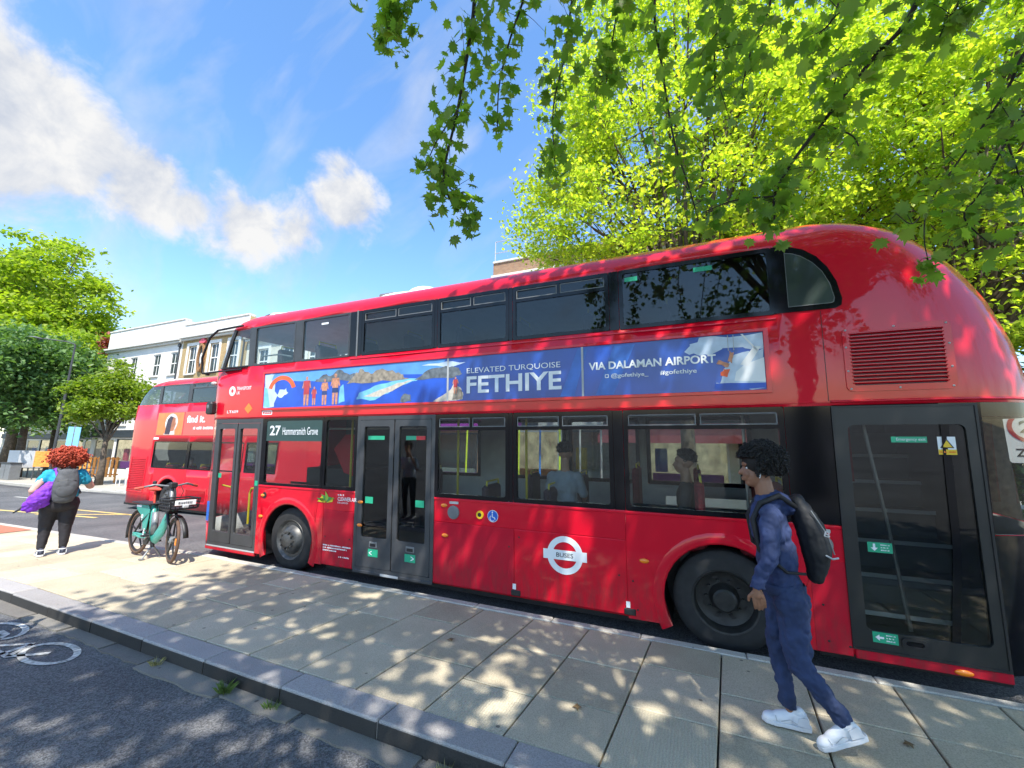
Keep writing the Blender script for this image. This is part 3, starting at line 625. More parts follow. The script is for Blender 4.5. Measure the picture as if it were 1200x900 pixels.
far_holes = [(a, b, 3.278, 3.973) for a, b in NW]+[(0, shell.ci(-7.25), 3.278, 3.973)]+[(-6.763, -5.37, 1.293, 2.371), (-5.30, -3.98, 1.293, 2.371), (-3.355, -2.28, 1.293, 2.371), (-2.23, -1.02, 1.293, 2.371), (-.91, .60, 1.293, 2.371), (-6.70, -5.37, .22, 1.12), (-.65, .66, .22, 1.12), (iS1+1, len(shell.cols)-1, 1.293, 2.25), (0, iS0, .60, 2.371)]
shell.build(near_holes, far_holes, 'red', BUS)
# glazing ----------------------------------------------------------
uw = []
for i, (a, b) in enumerate(NW):
    front = i < 2; win = window(BUS, a, b, 3.278, 3.973, 'glass_front' if front else 'glass_up', hopper=0 if (front or i == 5) else .15, fw=.03 if front else .045, fm='dark_grey' if front else 'black_gloss')
    window(BUS, a, b, 3.278, 3.973, 'glass_front' if front else 'glass_up', far=2.52, fw=.04)
for a, b in ((-7.25, -7.12), (-6.11, -5.97)):
    MB().box(a+.002, b-.002, -.004, .01, 3.282, 3.969).build('window_pillar', 'dark_grey', BUS)
for a, b in ((-4.93, -4.705), (-3.40, -3.355), (-2.28, -2.23), (-1.02, -.91)):
    MB().box(a+.002, b-.002, -.005, .01, 3.282, 3.969).build('window_pillar', 'black_gloss', BUS)
MB().box(-4.80, -4.775, -.010, .01, 3.27, 3.98).build('window_pillar', 'mid_grey', BUS)
# wrap-round upper front glass
c_all = list(range(0, shell.ci(-7.25)+1)); r_up = list(range(shell.ri(3.278), shell.ri(3.973)+1))
for far in (False, True):
    g = shell.patch(c_all, r_up, -.012, far).build('front_upper_glass', 'glass_front', BUS, smooth=True)
    if not far:
        MB().tube([shell.P(('s', -7.93), z, .004) for z in (3.28, 3.45, 3.62, 3.80, 3.97)], .032, 6).build('glass_pillar', 'dark_grey', g)
        MB().tube([shell.P(('s', x), 3.285, .004) for x in (-7.99, -7.6, -7.25)], .018, 6).build('glass_sill', 'black', g)
    w2 = shell.patch(list(range(0, iS0+1)), list(range(shell.ri(.60), shell.ri(2.371)+1)), -.012, far).build('windscreen', 'glass_front', BUS, smooth=True)
# quarter light at the upper rear: black surround with a tinted pane
qo = [(.628, 3.285), (1.08, 3.285), (1.125, 3.31), (1.135, 3.37), (1.105, 3.54), (1.045, 3.69), (.965, 3.81), (.86, 3.90), (.75, 3.945), (.628, 3.967)]
qi = [(.705, 3.335), (1.05, 3.335), (1.07, 3.345), (1.078, 3.385), (1.052, 3.525), (1.0, 3.655), (.93, 3.755), (.84, 3.835), (.77, 3.872), (.705, 3.890)]
q = MB().prism(qo, -.008, .01).build('quarter_light', 'black_gloss', BUS); MB().prism(qi, -.0105, -.009).build('pane', 'glass_tint' if 'glass_tint' in MATS else mat('pane_smoke', (.05, .065, .06), .05, var=.3, scale=2), q)
MB().ring(qi, [(x+(.86-x)*.025, z+(3.6-z)*.025) for x, z in qi], -.0125, -.010).build('pane_rim', 'mid_grey', q)
MB().box(.598, .632, -.006, .01, 3.285, 3.967).build('window_pillar', 'black_gloss', BUS)
# lower windows
dv = window(BUS, -6.70, -5.37, 1.293, 2.371, 'glass_low', fw=.04)
MB().box(-6.66, -5.41, .0, .03, 2.0, 2.335).build('destination_display', 'teal_display', dv)
text('27', -6.58, -6.33, 2.09, 2.25, 'print_white', dv, y=-.004, bold=.02); text('Hammersmith Grove', -6.28, -5.50, 2.10, 2.22, 'print_white', dv, y=-.004)
window(BUS, -5.37, -4.705, 1.293, 2.371, 'glass_low', fw=.05)
MB().box(-6.763, -6.70, -.004, .012, 1.296, 2.368).build('window_pillar', 'black_gloss', BUS)
for a, b, h in ((-3.355, -2.28, .15), (-2.23, -1.02, .15), (-.91, .60, .15)):
    window(BUS, a, b, 1.293, 2.371, 'glass_low', hopper=h, fw=.05)
for a, b in ((-2.28, -2.23), (-1.02, -.91), (.60, .975)):
    MB().box(a+.001, b-.001, -.006, .012, 1.296, 2.368).build('window_pillar', 'black_gloss', BUS)
for a, b in ((-6.763, -5.37), (-5.30, -3.98), (-3.355, -2.28), (-2.23, -1.02), (-.91, .60)): window(BUS, a, b, 1.293, 2.371, 'glass_low', far=2.52, fw=.06)
# rear corner and rear glass
for far in (False, True):
    shell.patch(list(range(iS1+1, len(shell.cols))), list(range(shell.ri(1.293), shell.ri(2.25)+1)), -.012, far).build('rear_glass', 'glass_rear', BUS, smooth=True)
mb = shell.patch(list(range(iS1, iS1+2)), list(range(shell.ri(.30), shell.ri(2.371)+1)), .006).build('rear_corner_post', 'black_gloss', BUS, smooth=True)
shell.patch(list(range(iS1+1, len(shell.cols))), list(range(shell.ri(.22), shell.ri(1.293)+1)), .006).build('rear_lower_skirt', 'black_gloss', BUS, smooth=True)
shell.patch(list(range(iS1+1, len(shell.cols))), list(range(shell.ri(2.25), shell.ri(2.371)+1)), .006).build('rear_glass_header', 'black_gloss', BUS, smooth=True)
mb = MB(); mb.tube([shell.P(('s', x), 2.405, .006) for x in (.975, 1.2, 1.5, 1.72)]+[shell.P(('rc', a), 2.405, .006) for a in (18, 36, 54, 72, 90)], .013, 6); mb.build('waist_trim', 'red', BUS, smooth=True)
# side panels of the near side -------------------------------------
arch_panel(BUS, -6.757, -5.302, .215, 1.288, -6.035, .478, .55, 'red')
panel(BUS, -5.30, -4.712, .225, 1.0, 'red_dull'); panel(BUS, -5.30, -4.712, 1.002, 1.288)
panel(BUS, -3.348, -2.215, .232, .985, 'red_dull'); panel(BUS, -2.213, -.918, .235, .985, 'red'); panel(BUS, -3.348, -.918, .988, 1.288)
arch_panel(BUS, -.915, .968, .205, 1.288, 0, .478, .56, 'red')
panel(BUS, .70, .972, .205, .985, 'red_dull', y=-.011)
MB().box(-6.757, -4.712, -.016, -.004, 1.262, 1.290, .005).build('waist_moulding', 'red', BUS); MB().box(-3.348, .968, -.016, -.004, 1.262, 1.290, .005).build('waist_moulding', 'red', BUS)
MB().box(-7.4, .972, -.010, .0, 2.395, 2.408, .003).build('cantrail_moulding', 'red', BUS)
MB().box(-4.93, .60, -.008, .0, 3.232, 3.250, .003).build('cantrail_moulding', 'red', BUS)
MB().box(.958, .962, -.003, .004, 2.41, 3.27).build('body_seam', 'black', BUS)
mb = MB(); mb.box(-8.2, 2.2, .62, 1.90, .13, .20); mb.box(-5.3, -.75, .10, .62, .13, .20); mb.box(.75, 2.0, .10, .62, .13, .19); mb.box(-8.1, -6.75, .10, .62, .13, .16); mb.build('chassis', 'black', BUS)
# fleet lettering, lamps, badges
for x, z in ((-3.194, 1.198), (-3.174, .827), (-.739, .796), (-4.592, 1.153), (-4.59, .835), (-6.64, 1.13), (-6.66, .80)): lamp(BUS, x, z, y=-.012)
for x in (-3.052, .81):
    c = MB().lathe([(-.008, .085), (-.022, .083), (-.026, .07), (-.024, 0)], 24, c=(x, 0, 1.12)).build('filler_cap', 'mid_grey', BUS, smooth='auto'); MB().box(x-.06, x+.07, -.015, -.008, 1.225, 1.255).build('cap_plate', 'light_grey', c)
b_ = MB().lathe([(-.008, .05), (-.024, .048), (-.024, .026)], 20, c=(-2.671, 0, 1.119)).build('door_button', 'yellow', BUS); MB().lathe([(-.02, .026), (-.021, 0)], 16, c=(-2.671, 0, 1.119)).build('button_face', 'black', b_)
MB().lathe([(-.009, .048), (-.016, .046), (-.016, .0)], 20, c=(-6.60, 0, 1.135)).build('door_button', 'black', BUS)
a_ = MB().lathe([(-.011, 0), (-.011, .072)], 28, c=(-2.495, 0, 1.115)).build('access_sign', 'print_white', BUS); MB().lathe([(-.0125, 0), (-.0125, .066)], 28, c=(-2.495, 0, 1.115)).build('sign_disc', 'blue_sign', a_)
mb = MB(); mb.tube([(-2.50, -.014, 1.145), (-2.50, -.014, 1.105), (-2.475, -.014, 1.10), (-2.46, -.014, 1.075)], .007, 5); mb.ell((-2.50, -.014, 1.160), (.011, .003, .011), 8, 6); mb.tube([(-2.50+.034*math.cos(t), -.014, 1.09+.034*math.sin(t)) for t in (2.2, 2.8, 3.5, 4.2, 4.9, 5.5)], .006, 5); mb.build('wheelchair_mark', 'print_white', a_)
# roundel
R0 = (-1.595, .757); rd = MB().ring(circ(*R0, .207, 48), circ(*R0, .142, 48), -.0115, -.0095).build('roundel', 'print_white', BUS)
MB().box(R0[0]-.252, R0[0]+.252, -.0135, -.0105, R0[1]-.052, R0[1]+.052).build('roundel_bar', 'print_white', rd)
mat('print_red', (.42, .02, .03), .5); mat('print_black', (.02, .02, .02), .5)
text('BUSES', R0[0]-.098, R0[0]+.098, R0[1]-.024, R0[1]+.024, 'print_black', rd, y=-.0145, bold=.01)
# operator logo, fleet number, emissions badge, small print
lg = MB().ring(circ(-7.62, 2.865, .085, 28), circ(-7.62, 2.865, .035, 28), -.003, -.001).build('operator_logo', 'print_white', BUS); text('TRANSPORT', -7.50, -7.12, 2.875, 2.935, 'print_white', lg, y=-.003, bold=.012); text('UK', -7.50, -7.41, 2.80, 2.855, 'print_white', lg, y=-.003, bold=.012)
text('LT609', -7.72, -7.42, 2.475, 2.525, 'print_white', BUS, y=-.003, bold=.01)
mat('diamond_orange', (.75, .22, .03), .4); MB().prism([(-7.26, 2.545), (-7.16, 2.46), (-7.06, 2.545), (-7.16, 2.64)], -.003, -.001).build('diamond_mark', 'diamond_orange', BUS)
MB().ring(rrect(-6.80, -6.56, 2.43, 2.50, .015), rrect(-6.785, -6.575, 2.443, 2.487, .01), -.004, -.001).build('small_plate', 'print_white', BUS); text('global', -6.76, -6.60, 2.448, 2.482, 'print_white', BUS, y=-.004)
cl = MB().prism([(-5.27, 1.12), (-5.36, 1.22), (-5.25, 1.19)], -.012, -.010).build('leaf_badge', 'leaf_green', BUS)
for poly, m in (([(-5.30, 1.10), (-5.44, 1.16), (-5.28, 1.16)], 'leaf_green'), ([(-5.26, 1.10), (-5.42, 1.11), (-5.33, 1.20)], 'leaf_yellow'), ([(-5.26, 1.11), (-5.27, 1.27), (-5.19, 1.17)], 'leaf_lime'), ([(-5.24, 1.10), (-5.11, 1.19), (-5.12, 1.12)], 'leaf_yellow'), ([(-5.25, 1.10), (-5.08, 1.17), (-5.19, 1.19)], 'leaf_green')):
    MB().prism(poly, -.015, -.0135).build('leaf', m, cl)
scrawl(-5.02, -4.90, 1.215, 1.24, 'print_white', cl, -.0135); text('CLEANER AIR', -5.02, -4.66, 1.145, 1.20, 'print_white', cl, y=-.0135, bold=.008); text('FOR LONDON', -5.02, -4.82, 1.105, 1.13, 'print_white', cl, y=-.0135)
[scrawl(a, b, z, z+.022, 'print_white', BUS, -.010, k) for k, (a, b, z) in enumerate(((-5.27, -4.74, .49), (-5.27, -4.80, .455), (-5.27, -5.0, .42), (-4.96, -4.76, .35)))]
# worn hinge brackets at the panel foot
for x in (-2.21, -.915):
    h_ = MB().box(x-.045, x+.075, -.018, .0, .235, .30, .008).build('hinge_bracket', 'rim_dark', BUS); MB().box(x-.02, x+.02, -.020, -.012, .31, .37).build('warning_label', 'print_white', h_)
for x, z in ((-2.15, .90), (-1.0, .62), (-.86, .58), (-.82, .30), (-2.28, .78), (-5.24, .62), (-4.77, .62), (.78, .60), (.80, .30), (.95, .28)): MB().ell((x, -.012, z), (.010, .006, .010), 8, 6).build('screw', 'rim_dark', BUS)
# doors -------------------------------------------------------------
def door_leaf(parent, x0, x1, z0, z1, y, gm, st=.05, fm='dark_grey', sill=.20, lit=True):
    f = MB().ring(rrect(x0, x1, z0, z1, .02), rrect(x0+st, x1-st, z0+sill, z1-.09, .03), y-.018, y+.03).build('door_leaf', fm, parent)
    MB().box(x0+st-.003, x1-st+.003, y+.002, y+.009, z0+sill-.003, z1-.087).build('pane', gm, f); return f
fd = MB().ring(rect(-7.99, -6.763, .235, 2.371), rect(-7.93, -6.82, .29, 2.30), -.004, .06).build('front_door', 'dark_grey', BUS)
for a, b in ((-7.925, -7.40), (-7.375, -6.825)): door_leaf(fd, a, b, .295, 2.295, .012, 'glass_door_front', st=.055, sill=.17)
MB().box(-7.99, -6.763, -.012, .05, .215, .235).build('door_sill', 'light_grey', fd); MB().box(-8.02, -6.763, -.008, .04, .165, .214).build('lower_trim', 'red', fd)
MB().tube([(-7.12, .10, .62), (-7.12, .10, 1.12), (-7.08, .10, 1.2), (-6.86, .10, 1.22)], .017, 8).build('grab_rail', 'pole_yellow', fd); MB().tube([(-7.85, .10, 1.22), (-7.45, .10, 1.18)], .015, 8).build('grab_rail', 'pole_yellow', fd)
sticker(fd, -8.06, -7.995, .62, .95, 'blue_sign', y=-.006); sticker(fd, -7.84, -7.76, 1.36, 1.44, 'green_sticker', y=.008); sticker(fd, -6.86, -6.79, 1.27, 1.35, 'green_sticker', y=-.007)
md = MB().ring(rect(-4.705, -3.355, .235, 2.371), rect(-4.65, -3.41, .275, 2.315), -.004, .06).build('middle_door', 'dark_grey', BUS)
for k, (a, b) in enumerate(((-4.645, -4.04), (-4.02, -3.415))):
    l = door_leaf(md, a, b, .28, 2.31, .012, 'glass_door', st=.075, sill=.40); xm = (a+b)/2
    sticker(l, xm-.17+.05*k, xm+.13+.05*k, 2.03, 2.085, 'green_sticker', y=.008); 
    if k: sticker(l, xm+.05, xm+.20, 2.031, 2.084, 'print_red', y=.006)
    sticker(l, xm-.18 if k == 0 else xm+.06, xm-.04 if k == 0 else xm+.20, 1.14, 1.23, 'green_sticker', y=.008)
    hb = MB().box(xm-.07, xm+.07, -.010, .0, .55, .63, .006).build('door_handle', 'mid_grey', l); MB().box(xm-.05, xm+.05, -.0125, -.009, .565, .605).build('handle_recess', 'black', hb)
    sticker(l, xm-.08, xm+.09, .43, .53, 'green_sticker', y=-.009); text('>' if k else '<', xm+.02 if k else xm-.06, xm+.07 if k else xm-.01, .45, .51, 'print_white', l, y=-.012)
MB().box(-4.70, -3.36, -.008, .05, .19, .232, .006).build('door_sill', 'dark_grey', md); MB().box(-4.2, -3.9, -.012, -.006, .195, .225).build('sill_plate', 'light_grey', md)
# rear platform door
rdx = MB().ring(rrect(.978, 1.945, .285, 2.355, .03), rrect(1.075, 1.868, .44, 2.19, .05), -.014, .03).build('rear_door', 'door_black', BUS)
MB().box(1.07, 1.873, .002, .009, .435, 2.195).build('pane', 'glass_door', rdx)
MB().ring(rect(.967, 1.952, .275, 2.362), rect(.985, 1.935, .295, 2.345), -.022, -.010).build('door_seal', 'black', rdx)
MB().box(.985, 1.96, -.012, .03, .195, .272, .006).build('rear_skirt', 'red_dull', rdx); lamp(rdx, 1.671, .224, .06, .024, -.014)
tp = sticker(rdx, 1.38, 1.62, 2.035, 2.085, 'green_sticker', y=.0); text('Emergency exit', 1.415, 1.61, 2.043, 2.075, 'print_white', tp, y=-.003)
for z0, ar in ((1.09, 'v'), (.355, '<')):
    s_ = sticker(rdx, 1.14 if ar == 'v' else 1.11, 1.31 if ar == 'v' else 1.28, z0, z0+.085, 'green_sticker', y=.0 if ar == 'v' else -.016)
    yy_ = -.003 if ar == 'v' else -.019; x0_ = 1.155 if ar == 'v' else 1.125
    if ar == 'v': MB().prism([(x0_+.03, z0+.012), (x0_+.055, z0+.04), (x0_+.038, z0+.04), (x0_+.038, z0+.073), (x0_+.022, z0+.073), (x0_+.022, z0+.04), (x0_+.005, z0+.04)], yy_-.001, yy_).build('arrow', 'print_white', s_)
    else: MB().prism([(x0_, z0+.042), (x0_+.03, z0+.067), (x0_+.03, z0+.05), (x0_+.06, z0+.05), (x0_+.06, z0+.034), (x0_+.03, z0+.034), (x0_+.03, z0+.017)], yy_-.001, yy_).build('arrow', 'print_white', s_)
    for q_ in range(3): scrawl(x0_+.075, x0_+.075+(.065, .05, .06)[q_], z0+.06-.022*q_, z0+.071-.022*q_, 'print_white', s_, yy_, q_)
hb = MB().ring(rrect(1.30, 1.47, .345, .425, .03), rrect(1.325, 1.445, .365, .405, .02), -.026, -.012).build('door_handle', 'black', rdx); MB().box(1.32, 1.45, -.0155, -.0142, .36, .41).build('handle_recess', 'black_gloss', hb)
wl = sticker(rdx, 1.685, 1.80, 1.935, 2.085, 'print_white', y=.0); MB().box(1.685, 1.80, -.003, -.001, 1.935, 1.978).build('label_band', 'yellow', wl); MB().prism([(1.698, 1.99), (1.787, 1.99), (1.742, 2.07)], -.003, -.001).build('warning_triangle', 'print_black', wl); MB().prism([(1.711, 1.997), (1.774, 1.997), (1.742, 2.055)], -.005, -.004).build('triangle_face', 'yellow', wl); scrawl(1.693, 1.792, 1.95, 1.965, 'orange_lamp', wl, -.005)
# staircase seen through the rear door
st = empty('staircase'); st.parent = BUS
for k in range(6):
    z = .52+.27*k; x0 = 1.25-.03*k
    MB().box(1.02, 1.99, .25+.23*k, .55+.23*k, z-.03, z, .004).build('stair_tread', 'stair_grey', st); MB().box(1.02, 1.99, .238+.23*k, .250+.23*k, z-.035, z+.002).build('stair_nosing', 'white', st); MB().box(1.02, 1.99, .50+.23*k, .51+.23*k, z, z+.24).build('stair_riser', 'mid_grey', st)
MB().tube([(1.45, .22, .4), (1.40, .3, 1.2), (1.30, .35, 2.2)], .016, 8).build('grab_rail', 'pole_grey', st)
MB().box(1.02, 1.98, .06, 1.9, 2.30, 2.42).build('stair_ceiling', 'interior_dark', st); MB().box(1.02, 1.99, 1.92, 1.96, .35, 2.42).build('partition', 'interior_dark', st); MB().box(.99, 1.02, .05, 1.6, .35, 2.4).build('partition', 'interior_dark', st); MB().box(2.00, 2.03, .18, 1.96, .35, 2.42).build('partition', 'interior_dark', st); MB().box(1.0, 1.35, .9, .93, 1.6, 2.35).build('partition', 'red_dull', st)
# louvre at the upper rear corner
lv = MB().ring(rrect(1.105, 1.86, 2.49, 3.085, .05), rrect(1.16, 1.80, 2.545, 3.035, .02), -.012, .004).build('engine_grille', 'red', BUS)
MB().box(1.15, 1.81, -.002, .001, 2.53, 3.05).build('grille_back', 'black', lv)
for k in range(15):
    z = 2.555+.0325*k; mb = MB(); mb.add([(1.155, -.004, z), (1.805, -.004, z), (1.805, -.030, z+.012), (1.155, -.030, z+.012), (1.155, -.030, z+.020), (1.805, -.030, z+.020), (1.805, -.004, z+.016), (1.155, -.004, z+.016)], [(0, 1, 2, 3), (3, 2, 5, 4), (4, 5, 6, 7), (0, 3, 4, 7), (1, 6, 5, 2)]); mb.build('slat', 'red', lv)
for x, z in ((1.13, 3.06), (1.48, 3.065), (1.83, 3.06), (1.125, 2.9), (1.125, 2.68), (1.135, 2.515), (1.48, 2.515), (1.83, 2.515), (1.835, 2.68), (1.835, 2.88)): MB().ell((x, -.013, z), (.009, .006, .009), 8, 6).build('screw', 'light_grey', lv)
# wheels
wheel(BUS, -6.035, .478, .055); wheel(BUS, 0, .478, .055, rear=True); wheel(BUS, -6.035, .478, 2.465, -1); wheel(BUS, 0, .478, 2.465, -1, rear=True)
# mirror arm, camera pod, roof pod and aerial
MB().tube([(-8.30, -.02, 3.20), (-8.42, -.06, 3.22), (-8.40, -.10, 3.5), (-8.22, -.10, 3.86), (-8.05, -.07, 3.99), (-7.45, -.015, 4.03)], .020, 8).build('branch_guard', 'black', BUS, smooth=True); MB().tube([(-8.42, -.06, 3.22), (-7.85, -.02, 3.24), (-7.40, -.005, 3.245)], .016, 8).build('branch_guard', 'black', BUS)
cp = MB().box(-8.17, -8.01, -.11, -.0, 2.46, 2.68, .025).build('mirror_camera', 'black', BUS); MB().lathe([(-.112, .035), (-.116, .0)], 16, c=(-8.09, 0, 2.60)).build('camera_lens', 'mid_grey', cp); MB().ell((-8.1, -.03, 3.02), (.05, .05, .035), 10, 8).build('side_repeater', 'light_grey', BUS)
mb = MB(); mb.ell((-4.75, 1.2, 4.37), (.85, .55, .22), 20, 10); mb.ell((-4.35, 1.1, 4.42), (.35, .35, .22), 16, 10); mb.build('roof_pod', 'white', BUS, smooth=True)
MB().box(-5.4, -5.05, 1.1, 1.3, 4.60, 4.68, .02).build('roof_aerial', 'mid_grey', BUS).rotation_euler = (0, 0, 0)
# interior ----------------------------------------------------------
[MB().box(a, b, c, d, .30, .36).build('lower_floor', 'floor_int', BUS) for a, b, c, d in ((-8.10, -6.70, .06, 2.46), (-6.70, -5.37, .62, 1.90), (-5.37, -.72, .06, 2.46), (-.72, .72, .62, 1.90))]; MB().box(-8.10, 1.70, .045, 2.475, 2.44, 2.56).build('upper_floor', 'interior_grey', BUS)
for x in (-5.3, -3.3, -2.25, -.95, .3): MB().tube([(x, .5, .36), (x, .5, 2.44)], .017, 8).build('grab_pole', 'pole_yellow' if x < -.5 else 'pole_grey', BUS)
MB().tube([(-7, .65, 2.2), (.8, .65, 2.2)], .016, 8).build('ceiling_rail', 'pole_grey', BUS); MB().tube([(-7, 1.85, 2.2), (.8, 1.85, 2.2)], .016, 8).build('ceiling_rail', 'pole_grey', BUS)
MB().box(-6.75, -5.4, .9, 2.4, .36, 1.5).build('driver_cab', 'interior_dark', BUS); MB().box(-6.78, -6.74, 1.3, 2.4, .36, 2.4).build('cab_screen', 'red_dull', BUS); MB().prism([(-6.0, 1.85), (-5.75, 2.10), (-5.55, 2.10), (-5.55, 1.40), (-5.75, 1.45)], .80, .83).build('stair_panel', 'red', BUS); MB().box(-6.70, -4.95, 1.75, 2.42, .4, 2.42).build('stair_casing', 'interior_dark', BUS)
for x in (-2.9, -2.05, -1.2, -.35, .4):
    for y in (.42, 2.05): seat(BUS, x, y, .36 if x < -1.3 else .52, 'seat_red' if (x > -1.3) else 'seat_dark')
seat(BUS, -4.9, 2.05, .36, 'seat_dark')
for x in (-6.9, -6.0, -5.1, -4.2, -3.3, -2.4, -1.5, -.6, .3):
    for y in (.38, 2.1): seat(BUS, x, y, 2.50, 'seat_dark')
MB().box(.9, .94, .08, 2.44, 2.56, 3.95).build('partition', 'interior_dark', BUS)
MB().tube([(-7.05, .09, 3.40), (-7.0, .09, 3.46), (-6.6, .09, 3.46), (-6.3, .09, 3.40)], .014, 6).build('grab_rail', 'mid_grey', BUS)
for x0, x1 in ((-.84, -.70), (-.12, .06)): sticker(BUS, x0, x1, 3.83, 3.88, 'green_sticker', y=.004)
sticker(BUS, -5.55, -5.40, 3.84, 3.87, 'print_white', y=.004)

# advert panel -------------------------------------------------------
AD = empty('advert_panel'); AD.parent = BUS
ax0, ax1, az0, az1 = -6.79, .475, 2.54, 3.12
MB().ring(rect(ax0-.035, ax1+.045, az0-.035, az1+.035), rect(ax0, ax1, az0, az1), -.018, .0).build('advert_frame', 'red', AD, bevel=.004)
MB().box(ax0+.001, ax1-.001, -.006, -.001, az0+.001, az1-.001).build('advert_sheet', 'ad_blue', AD)
def art(poly, m, d=1): return MB().prism(poly, -.0062-.0006*d, -.0058-.0006*d).build('advert_print', m, AD)
def wob(pts, n=3, a=.012):
    o = []
    for i in range(len(pts)):
        p, q_ = pts[i], pts[(i+1) % len(pts)]
        for k in range(n): t = k/n; o.append((min(ax1-.003, max(ax0+.003, p[0]+(q_[0]-p[0])*t+(random.uniform(-a, a) if k else 0))), min(az1-.003, max(az0+.003, p[1]+(q_[1]-p[1])*t+(random.uniform(-a, a) if k else 0)))))
    return o
art(rect(ax0+.002, -3.20, az0+.002, az1-.002), 'ad_sea', 0)
art(wob([(ax0+.01, 2.95), (-6.3, 3.0), (-5.5, 2.93), (-4.6, 2.96), (-3.3, 2.92), (-3.21, 3.11), (ax0+.01, 3.11)], 4, .02), 'ad_sky', 1)
art(wob([(-6.78, 2.55), (-6.52, 2.56), (-6.45, 2.75), (-6.6, 3.0), (-6.55, 3.1), (-6.78, 3.1)], 3, .03), 'ad_pale', 2); art(wob([(-6.78, 2.56), (-6.62, 2.56), (-6.66, 2.7), (-6.70, 2.85), (-6.78, 2.9)], 3), 'ad_turq', 3)
mb_ = [(-6.36+.33*math.cos(t), 2.80+.27*math.sin(t)) for t in [math.radians(a) for a in range(15, 166, 10)]]+[(-6.36+.24*math.cos(t), 2.80+.20*math.sin(t)) for t in [math.radians(a) for a in range(165, 14, -10)]]
art(mb_, 'ad_orange', 3); art(wob([(-6.5, 2.75), (-6.35, 2.70), (-6.2, 2.78), (-6.25, 2.86), (-6.4, 2.84)], 3, .03), 'ad_pale', 3)
art(wob([(-5.62, 2.93), (-5.45, 3.03), (-5.3, 3.00), (-5.1, 3.09), (-4.9, 3.0), (-4.6, 3.02), (-4.35, 2.93), (-4.9, 2.90)], 4, .02), 'ad_rock2', 2)
art(wob([(-4.95, 2.86), (-4.8, 2.99), (-4.68, 3.08), (-4.5, 2.99), (-4.35, 3.04), (-4.1, 3.02), (-3.95, 2.95), (-3.8, 2.88), (-4.4, 2.86)], 4, .02), 'ad_rock', 3)
art(wob([(-4.75, 2.62), (-4.4, 2.60), (-4.1, 2.72), (-3.75, 2.84), (-3.5, 2.88), (-3.9, 2.89), (-4.3, 2.83), (-4.7, 2.72)], 4, .012), 'ad_turq', 2); art(wob([(-4.62, 2.66), (-4.3, 2.65), (-4.0, 2.76), (-3.72, 2.855), (-4.0, 2.83), (-4.3, 2.75)], 3, .01), 'ad_sand', 3)
art(wob([(-3.72, 2.86), (-3.5, 2.98), (-3.2, 3.02), (-3.0, 2.98), (-2.95, 2.90), (-3.1, 2.85)], 4, .015), 'ad_rock2', 3); art(wob([(-3.6, 3.05), (-3.2, 3.08), (-2.9, 3.05), (-3.2, 3.0)], 3, .02), 'ad_pale', 2)
art(wob([(-3.4, 2.55), (-3.15, 2.55), (-2.95, 2.56), (-2.93, 2.62), (-2.98, 2.72), (-3.08, 2.80), (-3.12, 2.70)], 4, .012), 'ad_sand', 3); art(wob([(-3.1, 2.555), (-2.95, 2.56), (-2.95, 2.66), (-3.04, 2.74)], 4, .015), 'ad_rock', 4); art(wob([(-3.95, 2.56), (-3.75, 2.56), (-3.78, 2.66), (-3.9, 2.66)], 3, .02), 'ad_rock2', 3)
def figure(x, z, h, suit, arms=True):
    art(rrect(x-.02*h/.4, x+.02*h/.4, z+.88*h, z+h, .015*h/.4), 'ad_skin', 5); art([(x-.05*h/.4, z+.5*h), (x+.05*h/.4, z+.5*h), (x+.06*h/.4, z+.86*h), (x-.06*h/.4, z+.86*h)], suit if suit == 'ad_redsuit' else 'ad_skin', 5); art([(x-.055*h/.4, z+.38*h), (x+.055*h/.4, z+.38*h), (x+.05*h/.4, z+.54*h), (x-.05*h/.4, z+.54*h)], suit, 6)
    for s_ in (-1, 1): art([(x+s_*.045*h/.4, z), (x+s_*.012*h/.4, z), (x+s_*.005*h/.4, z+.4*h), (x+s_*.05*h/.4, z+.4*h)], 'ad_skin', 5); art([(x+s_*.06*h/.4, z+.85*h), (x+s_*.085*h/.4, z+.6*h), (x+s_*.065*h/.4, z+.6*h), (x+s_*.045*h/.4, z+.82*h)], 'ad_skin', 5)
figure(-5.79, 2.56, .46, 'ad_redsuit'); figure(-5.62, 2.56, .29, 'ad_redsuit'); figure(-5.40, 2.56, .40, 'ad_swim'); figure(-5.18, 2.56, .47, 'ad_swim'); figure(-3.05, 2.64, .22, 'ad_redsuit')
art(wob([(-5.1, 2.57), (-4.98, 2.6), (-5.02, 2.86), (-5.08, 2.82)], 3, .01), 'ad_turq', 4)
mat('ad_streak', (.03, .13, .48), .3, var=.4, scale=3); art([(-1.62, 2.55), (-1.45, 2.55), (-1.28, 3.10), (-1.40, 3.10)], 'ad_streak', 1); art([(-1.2, 2.55), (-1.0, 2.55), (-.75, 3.10), (-.98, 3.10)], 'ad_streak', 1)
for x in (-3.17, -1.345): MB().box(x-.012, x+.012, -.013, -.006, az0, az1).build('advert_joint', 'light_grey', AD)
text('ELEVATED TURQUOISE', -2.88, -1.61, 2.885, 2.965, 'print_white', AD, y=-.0115); text('FETHIYE', -2.88, -1.60, 2.635, 2.855, 'print_white', AD, y=-.0115, bold=.022)
text('VIA DALAMAN AIRPORT', -1.27, .045, 2.835, 2.925, 'print_white', AD, y=-.0115, bold=.028); text('@gofethiye_', -1.02, -.62, 2.725, 2.785, 'print_white', AD, y=-.0115, bold=.012); text('#gofethiye', -.50, -.14, 2.728, 2.79, 'print_white', AD, y=-.0115, bold=.012)
MB().ring(rrect(-1.09, -1.045, 2.738, 2.78, .01), rrect(-1.082, -1.053, 2.746, 2.772, .008), -.0115, -.0105).build('advert_print', 'print_white', AD)
